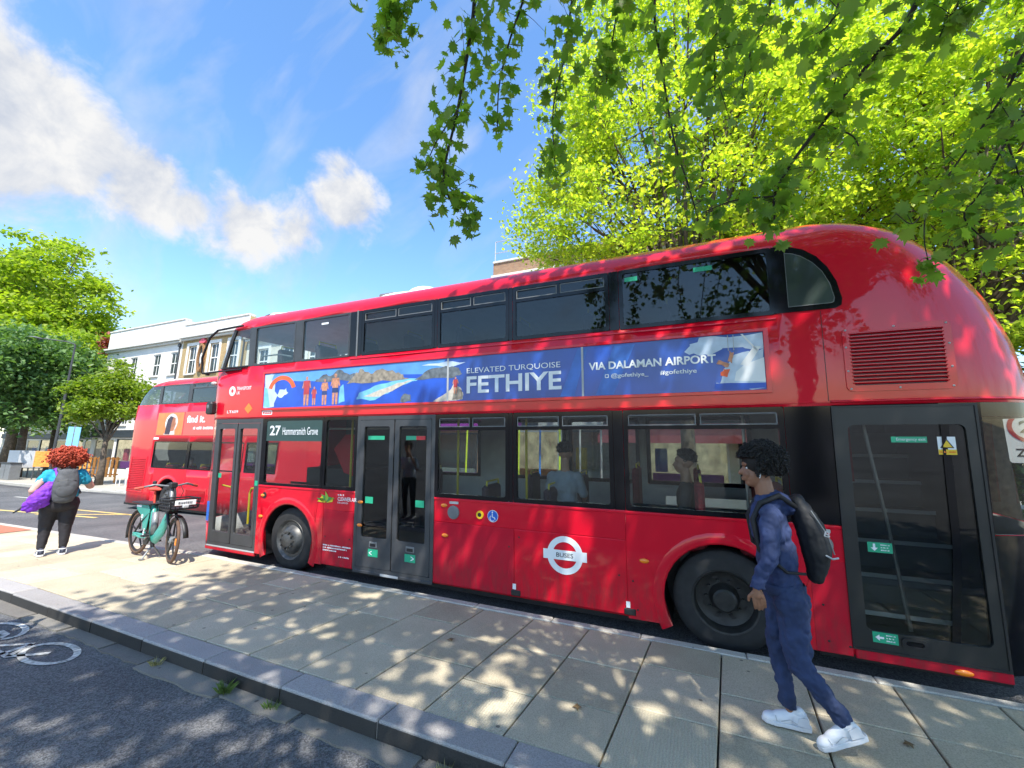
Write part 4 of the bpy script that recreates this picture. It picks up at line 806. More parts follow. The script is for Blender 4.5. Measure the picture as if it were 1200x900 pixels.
art(wob([(-.25, 2.97), (-.05, 2.93), (.2, 2.98), (.47, 2.95), (.47, 3.11), (-.1, 3.11)], 4, .03), 'ad_pale', 2); art(wob([(.02, 2.56), (.47, 2.56), (.47, 2.95), (.2, 2.9), (.1, 2.72)], 4, .03), 'ad_pale', 2)
art([(.20, 2.64), (.47, 2.62), (.47, 2.86), (.30, 2.80), (.22, 2.73)], 'print_white', 4); art([(.26, 2.80), (.33, 2.78), (.45, 2.97), (.39, 2.98)], 'white', 5); art([(.28, 3.11), (.30, 3.11), (.43, 2.93), (.41, 2.93)], 'white', 5); art(wob([(.02, 2.56), (.47, 2.56), (.47, 2.61), (.02, 2.62)], 3, .01), 'ad_sea', 4)
for p_ in ([(.15, 2.84), (.19, 2.82), (.21, 2.93), (.17, 2.95)], [(.05, 2.82), (.15, 2.78), (.17, 2.81), (.08, 2.86)], [(.08, 2.70), (.14, 2.68), (.17, 2.76), (.11, 2.77)]): art(wob(p_, 3, .012), 'ad_orange' if p_[0][1] < 2.75 else 'ad_skin', 5)
for x in (.16, .21): art([(x, 2.95), (x+.006, 2.95), (x+.006, 3.11), (x, 3.11)], 'light_grey', 5)
# ------------------------------------------------------------------ the second bus, across the carriageway
B2 = empty('double_decker_bus', (0, 3.1, -.20))
tag(B2, 'red double-decker bus partly hidden behind the front of the nearer bus', 'bus', 'red double-decker buses')
R2 = [.22, .60, 1.15, 1.39, 1.8, 2.24, 2.42, 2.9, 3.46, 3.62, 3.78, 3.94, 4.10, 4.20, 4.27, 4.33, 4.38, 4.42]
X2 = [-17.80, -17.3, -17.0, -16.62, -16.50, -16.2, -14.98, -14.85, -14.64, -14.57, -14.2, -13.5, -13.4, -12, -11.9, -10.6, -10.5, -9.2, -8.9, -8.4]
F2 = [(.2, -18.05), (1.8, -18.22), (2.9, -18.30), (3.46, -18.25), (3.78, -18.02), (4.0, -17.75), (4.20, -17.40), (4.30, -17.05), (4.38, -16.6), (4.42, -16.2)]
E2 = [(.2, -8.0), (3.4, -8.0), (4.1, -8.3), (4.42, -9.0)]
I2 = [(4.0, 0), (4.10, .015), (4.20, .07), (4.27, .14), (4.33, .25), (4.38, .42), (4.42, .7)]
s2 = Shell(R2, X2, F2, E2, I2, [(3.4, .5), (4.42, .5)], .5, [(3.4, .4), (4.42, .4)], .4, -16.62, -9.2)
h2 = [(0, s2.ci(-16.62), 3.46, 4.10), (-16.50, -14.98, 3.46, 4.10), (-14.85, -13.4, 3.46, 4.10), (-13.4, -12, 3.46, 4.10), (-11.9, -10.6, 3.46, 4.10), (-10.5, -9.2, 3.46, 4.10),
      (-16.50, -14.64, 1.39, 2.24), (-14.57, -13.4, 1.39, 2.24), (-13.4, -12, 1.39, 2.24), (-11.9, -10.6, 1.39, 2.24), (-16.2, -14.64, .22, 1.15)]
s2.build(h2, h2[1:], 'red', B2)
for a, b in ((-16.50, -14.98), (-14.85, -13.4), (-13.4, -12), (-11.9, -10.6), (-10.5, -9.2)):
    window(B2, a, b, 3.46, 4.10, 'glass_bus2', fw=.03, fm='dark_grey', hopper=.14 if a == -14.85 else 0); window(B2, a, b, 3.46, 4.10, 'glass_bus2', fw=.03, far=2.52)
for a, b in ((-16.62, -16.50), (-14.98, -14.85)): MB().box(a+.002, b-.002, -.004, .01, 3.465, 4.095).build('window_pillar', 'dark_grey', B2)
s2.patch(list(range(0, s2.ci(-16.62)+1)), list(range(s2.ri(3.46), s2.ri(4.10)+1)), -.012).build('rear_upper_glass', 'glass_bus2', B2, smooth=True); s2.patch(list(range(0, s2.ci(-16.62)+1)), list(range(s2.ri(3.46), s2.ri(4.10)+1)), -.012, True).build('rear_upper_glass', 'red', B2, smooth=True)
for a, b in ((-16.50, -14.64), (-14.57, -13.4), (-13.4, -12), (-11.9, -10.6)): window(B2, a, b, 1.39, 2.24, 'glass_low', fw=.035); window(B2, a, b, 1.39, 2.24, 'glass_low', fw=.035, far=2.52)
MB().box(-14.638, -14.572, -.004, .01, 1.395, 2.235).build('window_pillar', 'black_gloss', B2)
arch_panel(B2, -16.28, -14.55, .215, 1.385, -15.42, .478, .60, 'red', y0=-.004)
wheel(B2, -15.42, .478, .05); wheel(B2, -10.0, .478, .05); wheel(B2, -15.42, .478, 2.46, -1); wheel(B2, -10.0, .478, 2.46, -1)
MB().box(-17.8, -8.3, .06, 2.46, .30, .36).build('lower_floor', 'floor_int', B2); MB().box(-17.8, -8.3, .05, 2.47, 2.46, 2.58).build('upper_floor', 'interior_grey', B2); MB().box(-17.9, -8.3, .08, 2.44, .14, .22).build('chassis', 'black', B2)
for x in (-15.9, -15.0, -14.1, -13.2, -12.3, -11.4): 
    for y in (.42, 2.1): seat(B2, x, y, .40, 'seat_red', back=-1)
for x in (-16.0, -14.6, -13.2, -11.8): seat(B2, x, .4, 2.55, 'seat_dark', back=-1)
a2 = empty('advert_panel'); a2.parent = B2
MB().box(-16.50, -9.5, -.010, -.001, 2.44, 3.18).build('advert_sheet', 'ad_band', a2); MB().box(-16.48, -15.08, -.012, -.010, 2.455, 3.165).build('advert_print', 'ad_orange_bg', a2); MB().box(-15.06, -15.01, -.0125, -.0105, 2.44, 3.18).build('advert_joint', 'red', a2)
def art2(poly, m, d): MB().prism(poly, -.0135-.0006*d, -.0128-.0006*d).build('advert_print', m, a2)
mat('ad_cap', (.70, .66, .62), .5, var=.2); mat('ad_hair', (.05, .035, .05), .6, var=.4, scale=20); mat('ad_face', (.42, .15, .07), .5, var=.3)
hx, hz = -15.70, 2.84
art2([(hx-.36, 2.46), (hx+.25, 2.46), (hx+.22, 2.6), (hx-.2, 2.62)], 'ad_cap', 0); art2([(hx+.34*math.cos(math.radians(a)), hz+.30*math.sin(math.radians(a))) for a in range(0, 360, 20)], 'ad_cap', 1)
art2([(hx-.30, 2.47), (hx-.02, 2.47), (hx+.06, 2.75), (hx+.10, 3.02), (hx-.08, 3.06), (hx-.22, 2.95), (hx-.27, 2.7)], 'ad_hair', 2); art2([(hx-.0, 2.56), (hx+.18, 2.58), (hx+.22, 2.70), (hx+.26, 2.80), (hx+.22, 2.88), (hx+.20, 3.0), (hx+.08, 3.02), (hx+.02, 2.85)], 'ad_face', 3)
text('find it.', -14.88, -13.95, 2.83, 3.06, 'print_white', a2, y=-.0135, bold=.03); scrawl(-14.62, -12.9, 2.61, 2.71, 'print_white', a2, -.0135, 4)
MB().box(-16.58, -16.30, -.004, -.001, 2.30, 2.37).build('small_plate', 'print_white', B2)
def louvre(x0, x1, z0, z1, n, vert):
    lv2 = MB().ring(rrect(x0, x1, z0, z1, .03), rrect(x0+.05, x1-.05, z0+.05, z1-.05, .02), -.010, .004).build('engine_grille', 'red', B2)
    for k in range(n):
        z = z0+.06+(z1-z0-.12)*k/n; mb = MB(); mb.add([(x0+.05, -.003, z), (x1-.05, -.003, z), (x1-.05, -.022, z+.018), (x0+.05, -.022, z+.018), (x0+.05, -.022, z+.026), (x1-.05, -.022, z+.026), (x1-.05, -.003, z+.024), (x0+.05, -.003, z+.024)], [(0, 1, 2, 3), (3, 2, 5, 4), (4, 5, 6, 7)]); mb.build('slat', 'red', lv2)
louvre(-17.70, -16.75, .58, 1.75, 18, 0); louvre(-14.46, -13.42, .42, .86, 9, 0)
for z in (2.0, 1.0): MB().ell((-18.12, .22, z), (.03, .05, .06), 8, 6).build('tail_lamp', 'orange_lamp', B2)
# ------------------------------------------------------------------ terrace across the road
mat('stucco', (.72, .70, .66), .8, var=.06, scale=2); mat('stucco_cream', (.62, .57, .47), .8, var=.08, scale=2); mat('sash', (.78, .77, .74), .5, var=.04); mat('pane_dark', (.035, .05, .055), .06, var=.4, scale=3); mat('curtain', (.5, .5, .48), .9, var=.2, scale=9); mat('shop_lit', (.62, .50, .34), .8, var=.5, scale=2.5, emit=.5)  # shop_lit: back wall given a glow to brighten shops, standing in for lamps
mat('stone_trim', (.60, .58, .54), .8, var=.08, scale=4); mat('slate', (.10, .10, .11), .8, var=.2); mat('fascia_dark', (.03, .04, .05), .5, var=.2); mat('awning_pink', (.70, .16, .17), .7, var=.08); mat('awning_blue', (.05, .22, .45), .7, var=.08); mat('wood', (.30, .16, .07), .6, var=.3, scale=12); mat('shop_dark', (.02, .02, .022), .5)
mat('shop_pink', (.75, .10, .15), .6, var=.2); mat('produce_orange', (.80, .25, .03), .6, var=.3, scale=30); mat('produce_green', (.15, .40, .05), .6, var=.3, scale=30); mat('pole_lime', (.60, .75, .05), .4); mat('pole_blue', (.05, .20, .60), .4); mat('violet', (.30, .03, .35), .6)
def brickmat(name, a, b, mortar):
    m = bpy.data.materials.new(name); m.use_nodes = True; t = m.node_tree; L = t.links.new; p = t.nodes['Principled BSDF']; p.inputs['Roughness'].default_value = .85
    tc = N(t, 'ShaderNodeTexCoord'); mp = N(t, 'ShaderNodeMapping'); mp.inputs['Rotation'].default_value = (math.pi/2, 0, 0); L(tc.outputs['Object'], mp.inputs['Vector'])
    br = N(t, 'ShaderNodeTexBrick'); br.inputs['Color1'].default_value = tuple(a)+(1,); br.inputs['Color2'].default_value = tuple(b)+(1,); br.inputs['Mortar'].default_value = tuple(mortar)+(1,); br.inputs['Scale'].default_value = 4.4; br.inputs['Mortar Size'].default_value = .012; L(mp.outputs[0], br.inputs['Vector']); L(br.outputs['Color'], p.inputs['Base Color'])
    bp = N(t, 'ShaderNodeBump'); bp.inputs['Strength'].default_value = .4; bp.inputs['Distance'].default_value = .01; L(br.outputs['Fac'], bp.inputs['Height']); bp.invert = True; L(bp.outputs[0], p.inputs['Normal']); MATS[name] = m
brickmat('brick_yellow', (.36, .24, .10), (.44, .31, .14), (.42, .38, .30)); brickmat('brick_brown', (.26, .15, .09), (.34, .20, .12), (.38, .34, .28))
def facade(parent, x0, x1, z0, z1, y, holes, m, depth=.14):
    xs_ = sorted({x0, x1}|{h[0] for h in holes}|{h[1] for h in holes}); zs_ = sorted({z0, z1}|{h[2] for h in holes}|{h[3] for h in holes}); mb = MB()
    for a, b in zip(xs_, xs_[1:]):
        for c, d in zip(zs_, zs_[1:]):
            if any(h[0] <= (a+b)/2 <= h[1] and h[2] <= (c+d)/2 <= h[3] for h in holes): continue
            mb.add([(a, y, c), (b, y, c), (b, y, d), (a, y, d)], [(0, 1, 2, 3)])
    for a, b, c, d in holes: mb.add([(a, y, c), (b, y, c), (b, y, d), (a, y, d), (a, y+depth, c), (b, y+depth, c), (b, y+depth, d), (a, y+depth, d)], [(0, 4, 5, 1), (1, 5, 6, 2), (2, 6, 7, 3), (3, 7, 4, 0)])
    mb.add([(x0, y, z0), (x1, y, z0), (x1, y+8, z0), (x0, y+8, z0), (x0, y, z1), (x1, y, z1), (x1, y+8, z1), (x0, y+8, z1)], [(1, 2, 6, 5), (2, 3, 7, 6), (3, 0, 4, 7), (4, 5, 6, 7)])
    return mb.build('wall', m, parent)
def sash_window(parent, a, b, c, d, y, trim=None):
    yy = y+.10; f = MB().ring(rect(a+.002, b-.002, c+.002, d-.002), rect(a+.07, b-.07, c+.07, d-.07), yy-.03, yy+.03).build('window', 'sash', parent)
    MB().box(a+.06, b-.06, yy+.005, yy+.012, c+.06, d-.06).build('pane', 'pane_dark', f)
    mb = MB(); mb.box(a+.07, b-.07, yy-.035, yy+.004, (c+d)/2-.035, (c+d)/2+.035); mb.build('meeting_rail', 'sash', f); MB().box((a+b)/2-.02, (a+b)/2+.02, yy-.02, yy+.003, c+.07, d-.07).build('glazing_bar', 'sash', f)
    MB().box(a-.08, b+.08, y-.10, y+.05, c-.10, c-.002, .01).build('sill', 'stone_trim', f)
    if trim:
        MB().ring(rect(a-.2, b+.2, c, d+.22), rect(a-.003, b+.003, c-.0, d+.003), y-.05, y-.002).build('architrave', trim, f)
def house(label, x0, x1, h, m, wins, y=12, floors=((3.8, 5.3), (6.95, 8.55)), cornice=9.6, trim=None, shop='fascia_dark', awn=None, zb=None, parapet='stucco', catname='terraced_house'):
    zb = G((x0+x1)/2, 9)+.13 if zb is None else zb; root = empty(catname, ((x0+x1)/2, y, zb)); tag(root, label, 'building', 'terrace across the road'); ox = (x0+x1)/2
    X = lambda v: v-ox
    holes = [(X(w)-.48, X(w)+.48, c, d) for w in wins for c, d in floors]; n = max(1, int((x1-x0)/3.2)); sw = (x1-x0-.6)/n
    shopw = [(X(x0)+.3+sw*k+.15, X(x0)+.3+sw*(k+1)-.15, .55, 2.75) for k in range(n)]
    facade(root, X(x0), X(x1), -.8, h, 0, holes+shopw, m)
    for hl in holes: sash_window(root, *hl, 0, trim)
    for k, (a, b, c, d) in enumerate(shopw):
        f = MB().ring(rect(a, b, c, d), rect(a+.07, b-.07, c+.07, d-.07), .02, .10).build('shop_window', 'fascia_dark' if k % 2 else 'sash', root); MB().box(a+.06, b-.06, .06, .07, c+.06, d-.06).build('pane', 'glass_low', f)
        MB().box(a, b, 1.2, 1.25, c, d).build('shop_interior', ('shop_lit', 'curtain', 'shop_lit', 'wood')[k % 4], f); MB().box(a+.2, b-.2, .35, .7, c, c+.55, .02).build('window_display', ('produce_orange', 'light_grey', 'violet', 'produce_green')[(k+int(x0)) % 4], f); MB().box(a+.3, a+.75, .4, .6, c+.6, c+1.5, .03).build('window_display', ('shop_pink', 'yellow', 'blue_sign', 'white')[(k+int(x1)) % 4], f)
    MB().box(X(x0)+.15, X(x1)-.15, -.18, -.003, 2.85, 3.4, .02).build('shop_fascia', shop, root)
    MB().box(X(x0)+.02, X(x1)-.02, -.35, -.003, cornice, cornice+.16, .03).build('cornice', 'stone_trim', root); MB().box(X(x0)+.02, X(x1)-.02, -.22, -.003, cornice-.14, cornice-.003, .02).build('cornice', 'stone_trim', root)
    MB().box(X(x0)+.01, X(x1)-.01, -.06, .3, cornice+.163, h+.02, .01).build('parapet', parapet, root); MB().box(X(x0)-.0, X(x1)-.01, -.12, .36, h+.022, h+.14, .02).build('coping', 'stone_trim', root)
    dp = MB().tube([(X(x1)-.25, -.06, .1), (X(x1)-.25, -.06, cornice-.2)], .05, 6).build('drainpipe', 'dark_grey', root); MB().box(X(x1)-.36, X(x1)-.14, -.16, -.01, cornice-.42, cornice-.2, .02).build('rain_hopper', 'dark_grey', dp)
    for cx in (X(x0)+.9, X(x1)-1.4):
        ch = MB().box(cx-.7, cx+.7, 3.0, 3.8, h-.1, h+1.1, .02).build('chimney', 'brick_brown', root)
        for q in (-.45, 0, .45): MB().lathe([(h+1.1, .11), (h+1.5, .09)], 10, 'z', (cx+q, 3.4, 0)).build('chimney_pot', 'awning_pink', ch)
    if awn:
        a, b, am = awn; mb = MB(); mb.add([(X(a), -.02, 3.0), (X(b), -.02, 3.0), (X(b), -1.5, 2.45), (X(a), -1.5, 2.45), (X(a), -1.5, 2.2), (X(b), -1.5, 2.2)], [(0, 1, 2, 3), (3, 2, 5, 4)]); aw = mb.build('awning', am, root); sd = aw.modifiers.new('t', 'SOLIDIFY'); sd.thickness = .02
    return root
house('white stucco terraced house with three sash windows above the small trees', -43.6, -33.35, 11.3, 'stucco', (-41.9, -39.5, -36.4, -34.2), cornice=9.75, floors=((3.8, 5.4), (7.35, 9.0)))
bh = house('yellow-brick terraced house with an oval ornament between two windows', -33.3, -26.3, 10.75, 'brick_yellow', (-32.05, -29.6, -27.6), cornice=9.75, floors=((3.8, 5.4), (7.2, 9.2)), trim='stucco', awn=(-33, -27, 'awning_blue'))
ov = MB(); ov.v = []; ox_ = -30.85+29.8
e1 = MB().ring(circ(ox_, 8.25, .36, 28, rz=1.0), circ(ox_, 8.25, .25, 28, rz=.85), -.18, -.004).build('oval_ornament', 'wood', bh); MB().prism(circ(ox_, 8.25, .25, 28, rz=.85), -.06, -.01).build('ornament_field', 'fascia_dark', e1); MB().ell((ox_, -.08, 8.2), (.12, .06, .4), 10, 8).build('ornament_figure', 'stucco', e1); MB().prism([(ox_-.4, 9.42), (ox_-.2, 9.28), (ox_+.2, 9.28), (ox_+.4, 9.42), (ox_+.2, 9.5), (ox_, 9.72), (ox_-.2, 9.5)], -.16, -.01).build('ornament_crown', 'shop_pink', e1)
house('cream terraced house seen through the upper front windows of the near bus', -26.25, -17.0, 9.7, 'stucco_cream', (-24.6, -22.4, -20.2, -18.2), cornice=8.9, floors=((3.8, 5.3), (6.6, 8.2)), trim='stucco')
house('brown-brick terraced house with shops, behind the middle of the near bus', -16.95, -8.75, 9.1, 'brick_brown', (-15.4, -13.2, -11.0, -9.6), cornice=8.4, floors=((3.8, 5.3), (6.3, 7.8)), trim='stucco', shop='violet', awn=(-16.5, -12.5, 'awning_pink'))
tb = house('stone-fronted block with railed roof and pink shop awning behind the trees', -8.65, 4.6, 10.75, 'stucco_cream', (-7.4, -5.2, -3.0, -.8, 1.4, 3.4), cornice=9.9, trim='stucco', shop='fascia_dark', awn=(-3.4, 3.2, 'awning_pink'), parapet='brick_brown')
mb = MB(); ra = empty('roof_railing'); ra.parent = tb
for k in range(9):
    x = -6.6+1.6*k; MB().tube([(x, .1, 10.89), (x, .1, 12.0)], .025, 6).build('railing_post', 'light_grey', ra)
for z in (11.4, 12.0): MB().tube([(-6.6, .1, z), (6.2, .1, z)], .02, 6).build('railing_bar', 'light_grey', ra)
house('pale house at the far left behind the street trees', -78, -48, 9.0, 'stucco_cream', (-74, -70, -66, -62, -58, -54, -50), y=17, cornice=8.2, floors=((3.8, 5.3), (6.2, 7.6)))
# pavement stalls seen through the lower windows of the near bus
def stall(label, x, y, top, crates, posts):
    z = G(x, 9)+.13; r = empty('market_stall', (x, y, z)); tag(r, label, 'stall', 'shop stalls on the far pavement'); MB().box(-.9, .9, -.35, .35, .70, .76, .01).build('table_top', 'wood', r)
    for sx in (-.8, .8):
        for sy in (-.28, .28): MB().box(sx-.03, sx+.03, sy-.03, sy+.03, 0, .70).build('leg', 'wood', r)
    for k, m in enumerate(crates): MB().box(-.85+.44*k, -.47+.44*k, -.3, .3, .763, .95, .02).build('produce_tray', m, r)
    for k, m in enumerate(posts): MB().tube([(-.95+.63*k, .4, 0), (-.95+.63*k, .4, 2.6)], .03, 8).build('stall_post', m, r)
    MB().box(-1.0, 1.0, .36, .44, 2.6, 2.72).build('stall_rail', top, r)
stall('produce stall with lime-yellow outer posts, leftmost of the three far stalls', -9.3, 7.0, 'blue_sign', ('produce_orange', 'shop_pink', 'produce_orange', 'white'), ('pole_lime', 'pole_blue', 'light_grey', 'pole_lime'))
stall('produce stall with blue and lime posts, seen through the middle bus window', -6.2, 7.0, 'violet', ('produce_green', 'produce_orange', 'yellow', 'white'), ('pole_lime', 'pole_lime', 'pole_blue', 'pole_lime'))
stall('small table stall with one blue post right of the other stalls', -3.6, 7.0, 'light_grey', ('white', 'yellow', 'produce_green', 'shop_pink'), ('pole_blue', 'pole_lime', 'light_grey', 'light_grey'))
# street clutter on the far pavement at the left
def board(name, x, y, w, h, m, label, z=None, lift=.3):
    z0 = G(x, 9)+.13; r = empty(name, (x, y, z0), rz=.9); tag(r, label, 'sign board', 'boards outside the far shops'); MB().box(-w/2, w/2, -.03, .03, lift, lift+h, .01).build('board_face', m, r)
    for sx in (-w/2+.06, w/2-.06): MB().box(sx-.03, sx+.03, -.025, .025, 0, lift).build('leg', 'dark_grey', r)
mat('board_orange', (.75, .28, .05), .6, var=.3, scale=8)
board('notice_board', -42.0, 7.9, 1.1, 1.1, 'white', 'white notice board left of the woman, furthest left of three', lift=.7); board('notice_board', -40.4, 7.9, 1.1, 1.1, 'light_grey', 'pale notice board left of the woman, middle of three', lift=.7); board('notice_board', -38.8, 8.0, .9, 1.0, 'board_orange', 'orange and white board left of the woman, nearest of three', lift=.8)
cbx = empty('utility_cabinet', (-40.0, 7.0, G(-40, 9)+.13)); tag(cbx, 'grey utility cabinet standing below the notice boards', 'cabinet'); MB().box(-.7, .7, -.25, .25, 0, 1.0, .02).build('cabinet_body', 'mid_grey', cbx); MB().box(-.74, .74, -.29, .29, 1.0, 1.06, .01).build('cabinet_lid', 'dark_grey', cbx); MB().box(-.01, .01, -.256, -.25, .1, .95).build('door_gap', 'black', cbx)
bp_ = empty('blue_post_sign', (-37.2, 8.6, G(-37, 9)+.13)); tag(bp_, 'light blue banner post behind the red-haired woman', 'sign'); mat('banner_blue', (.20, .50, .75), .6); MB().box(-.30, .30, -.04, .04, .9, 3.4, .01).build('banner', 'banner_blue', bp_, loc=None).rotation_euler = (0, 0, .9); MB().tube([(0, 0, 0), (0, 0, 3.5)], .05, 8).build('post', 'mid_grey', bp_)
of = empty('slatted_barrier', (-33.4, 8.6, G(-33, 9)+.13), rz=.7); tag(of, 'orange slatted barrier outside the far cafe', 'barrier')
for k in range(9): MB().box(-.95+.22*k, -.83+.22*k, -.03, .03, .35, 1.55).build('slat', 'board_orange', of)
for z in (.45, 1.4): MB().box(-1.0, 1.0, .03, .06, z, z+.08).build('rail', 'board_orange', of)
for sx in (-.9, .9): MB().box(sx-.04, sx+.04, -.03, .03, 0, .35).build('leg', 'board_orange', of)
def chair(x, y, rz, label):
    r = empty('cafe_chair', (x, y, G(x, 9)+.13), rz=rz); tag(r, label, 'chair', 'cafe chairs on the far pavement'); MB().box(-.22, .22, -.22, .22, .43, .47, .01).build('seat', 'white', r); MB().box(-.22, .22, .18, .22, .62, .92, .01).build('backrest', 'white', r)
    for sx in (-.19, .19):
        for sy in (-.19, .20): MB().tube([(sx, sy, 0), (sx, sy, .92 if sy > 0 else .43)], .018, 6).build('leg', 'white', r)
for k, (x, y) in enumerate(((-29.6, 8.2), (-28.8, 8.3), (-28.2, 8.8), (-30.3, 8.9))): chair(x, y, .4*k, ['white cafe chair beside the small tree trunk', 'white cafe chair second from the small tree trunk', 'white cafe chair nearest the second bus', 'white cafe chair behind the small tree trunk'][k])
pc = empty('parked_bicycle', (-30.6, 6.9, G(-30, 9)+.13), rz=.3); tag(pc, 'dark bicycle parked at the foot of the small tree', 'bicycle')
for sx in (-.5, .5):
    w_ = MB(); w_.lathe([(-.02, .31), (.02, .31), (.02, .27), (-.02, .27)], 20, c=(sx, 0, .31), close=True); w_.build('wheel', 'rubber', pc)
MB().tube([(-.5, 0, .31), (-.1, 0, .75), (.4, 0, .8), (.5, 0, .31)], .025, 6).build('frame', 'dark_grey', pc); MB().tube([(-.1, 0, .75), (0, 0, .3), (.4, 0, .8)], .025, 6).build('frame', 'dark_grey', pc); MB().tube([(.4, -.25, .95), (.4, .25, .95)], .02, 6).build('handlebar', 'black', pc); MB().box(-.25, .0, -.06, .06, .86, .92, .02).build('saddle', 'black', pc)
pl_ = empty('planter_box', (-43.2, 6.9, G(-43, 9)+.13)); tag(pl_, 'dark planter at the far left kerb under the dark green tree', 'planter'); MB().box(-.9, .9, -.3, .3, 0, .6, .02).build('planter_body', 'fascia_dark', pl_); MB().ell((0, 0, .75), (.9, .35, .3), 14, 8).build('planting', 'grass', pl_)
# street lamp at the left
ll = empty('street_lamp', (-38.0, 8.1, G(-38, 9)+.13)); tag(ll, 'dark street lamp post rising among the left trees', 'street lamp'); MB().tube([(0, 0, 0), (0, 0, 4), (0, 0, 8.9)], [.09, .075, .05], 8).build('post', 'dark_grey', ll); MB().tube([(0, 0, 8.9), (-.3, -.3, 9.05), (-1.0, -1.2, 9.1)], .04, 6).build('arm', 'dark_grey', ll); MB().ell((-1.25, -1.5, 9.08), (.35, .35, .08), 10, 6).build('lamp_head', 'mid_grey', ll)
# 20 mph zone sign beyond the rear of the bus
zs_ = empty('speed_sign', (4.80, 4.6, G(4.8, 4.6))); tag(zs_, 'white 20 zone speed sign seen through the rear corner glass', 'road sign')
MB().tube([(0, .03, 0), (0, .03, 3.0)], .038, 8).build('post', 'mid_grey', zs_); p_ = MB().prism(rrect(-.30, .30, 1.80, 2.72, .04), -.02, 0).build('sign_plate', 'white', zs_); MB().ring(circ(0, 2.38, .27, 32), circ(0, 2.38, .215, 32), -.024, -.021).build('red_ring', 'print_red', p_); text('20', -.14, .14, 2.28, 2.48, 'print_black', p_, y=-.0235, bold=.03); text('ZONE', -.22, .22, 1.90, 2.03, 'print_black', p_, y=-.0235, bold=.02); zs_.rotation_euler.z = -.5
# ------------------------------------------------------------------ trees
mat('bark', (.10, .075, .055), .9, var=.4, scale=9, bump=.5, bscale=20); mat('bark_dark', (.035, .026, .02), .9, var=.4, scale=14, bump=.3, bscale=40)
leafmat('leaf_back', (.21, .32, .04), (.54, .56, .08), .55); leafmat('leaf_dark', (.06, .13, .05), (.15, .25, .07), .35); leafmat('leaf_light', (.16, .25, .03), (.36, .42, .04), .5); leafmat('leaf_small', (.11, .19, .025), (.24, .30, .03), .45); leafmat('leaf_near', (.11, .20, .045), (.24, .34, .06), .6); leafmat('leaf_redtree', (.16, .03, .03), (.26, .06, .04), .3); leafmat('leaf_hedge', (.05, .12, .03), (.14, .22, .04), .35)
def leaf_mesh(name, P, size, m, up=.4, squash=.62, fold=.25):
    """one small folded leaf per point (two triangles each)"""
    n = len(P); nrm = RNG.normal(size=(n, 3)); nrm[:, 2] = np.abs(nrm[:, 2])*(1-up)+up*1.6; nrm /= np.linalg.norm(nrm, axis=1)[:, None]
    a = np.cross(nrm, RNG.normal(size=(n, 3))); a /= np.linalg.norm(a, axis=1)[:, None]; b = np.cross(nrm, a); s = (size*RNG.uniform(.6, 1.3, n))[:, None]
    v = np.stack([P-a*s, P-b*s*squash+nrm*s*fold, P+a*s, P+b*s*squash+nrm*s*fold], 1).reshape(-1, 3).astype(np.float32)
    me = bpy.data.meshes.new(name); me.vertices.add(4*n); me.vertices.foreach_set('co', v.ravel()); idx = np.arange(n)*4
    tri = np.stack([idx, idx+1, idx+2, idx, idx+2, idx+3], 1).reshape(-1).astype(np.int32); me.loops.add(6*n); me.loops.foreach_set('vertex_index', tri); me.polygons.add(2*n)
    me.polygons.foreach_set('loop_start', (np.arange(2*n)*3).astype(np.int32)); me.update(calc_edges=True); me.validate(); me.materials.append(MATS[m]); return me
def limb(mb, a, b, r0, r1, sag=0, n=5, wob=.12, sides=7):
    a, b = Vector(a), Vector(b); L_ = (b-a).length; pts = []; rs = []
    for k in range(n+1):
        t = k/n; p = a.lerp(b, t)+Vector((0, 0, sag*math.sin(math.pi*t)))
        if 0 < k < n: p += Vector((random.uniform(-1, 1), random.uniform(-1, 1), random.uniform(-1, 1)))*wob*L_*.2
        pts.append(p); rs.append(r0+(r1-r0)*t)
    mb.tube(pts, rs, sides); return pts
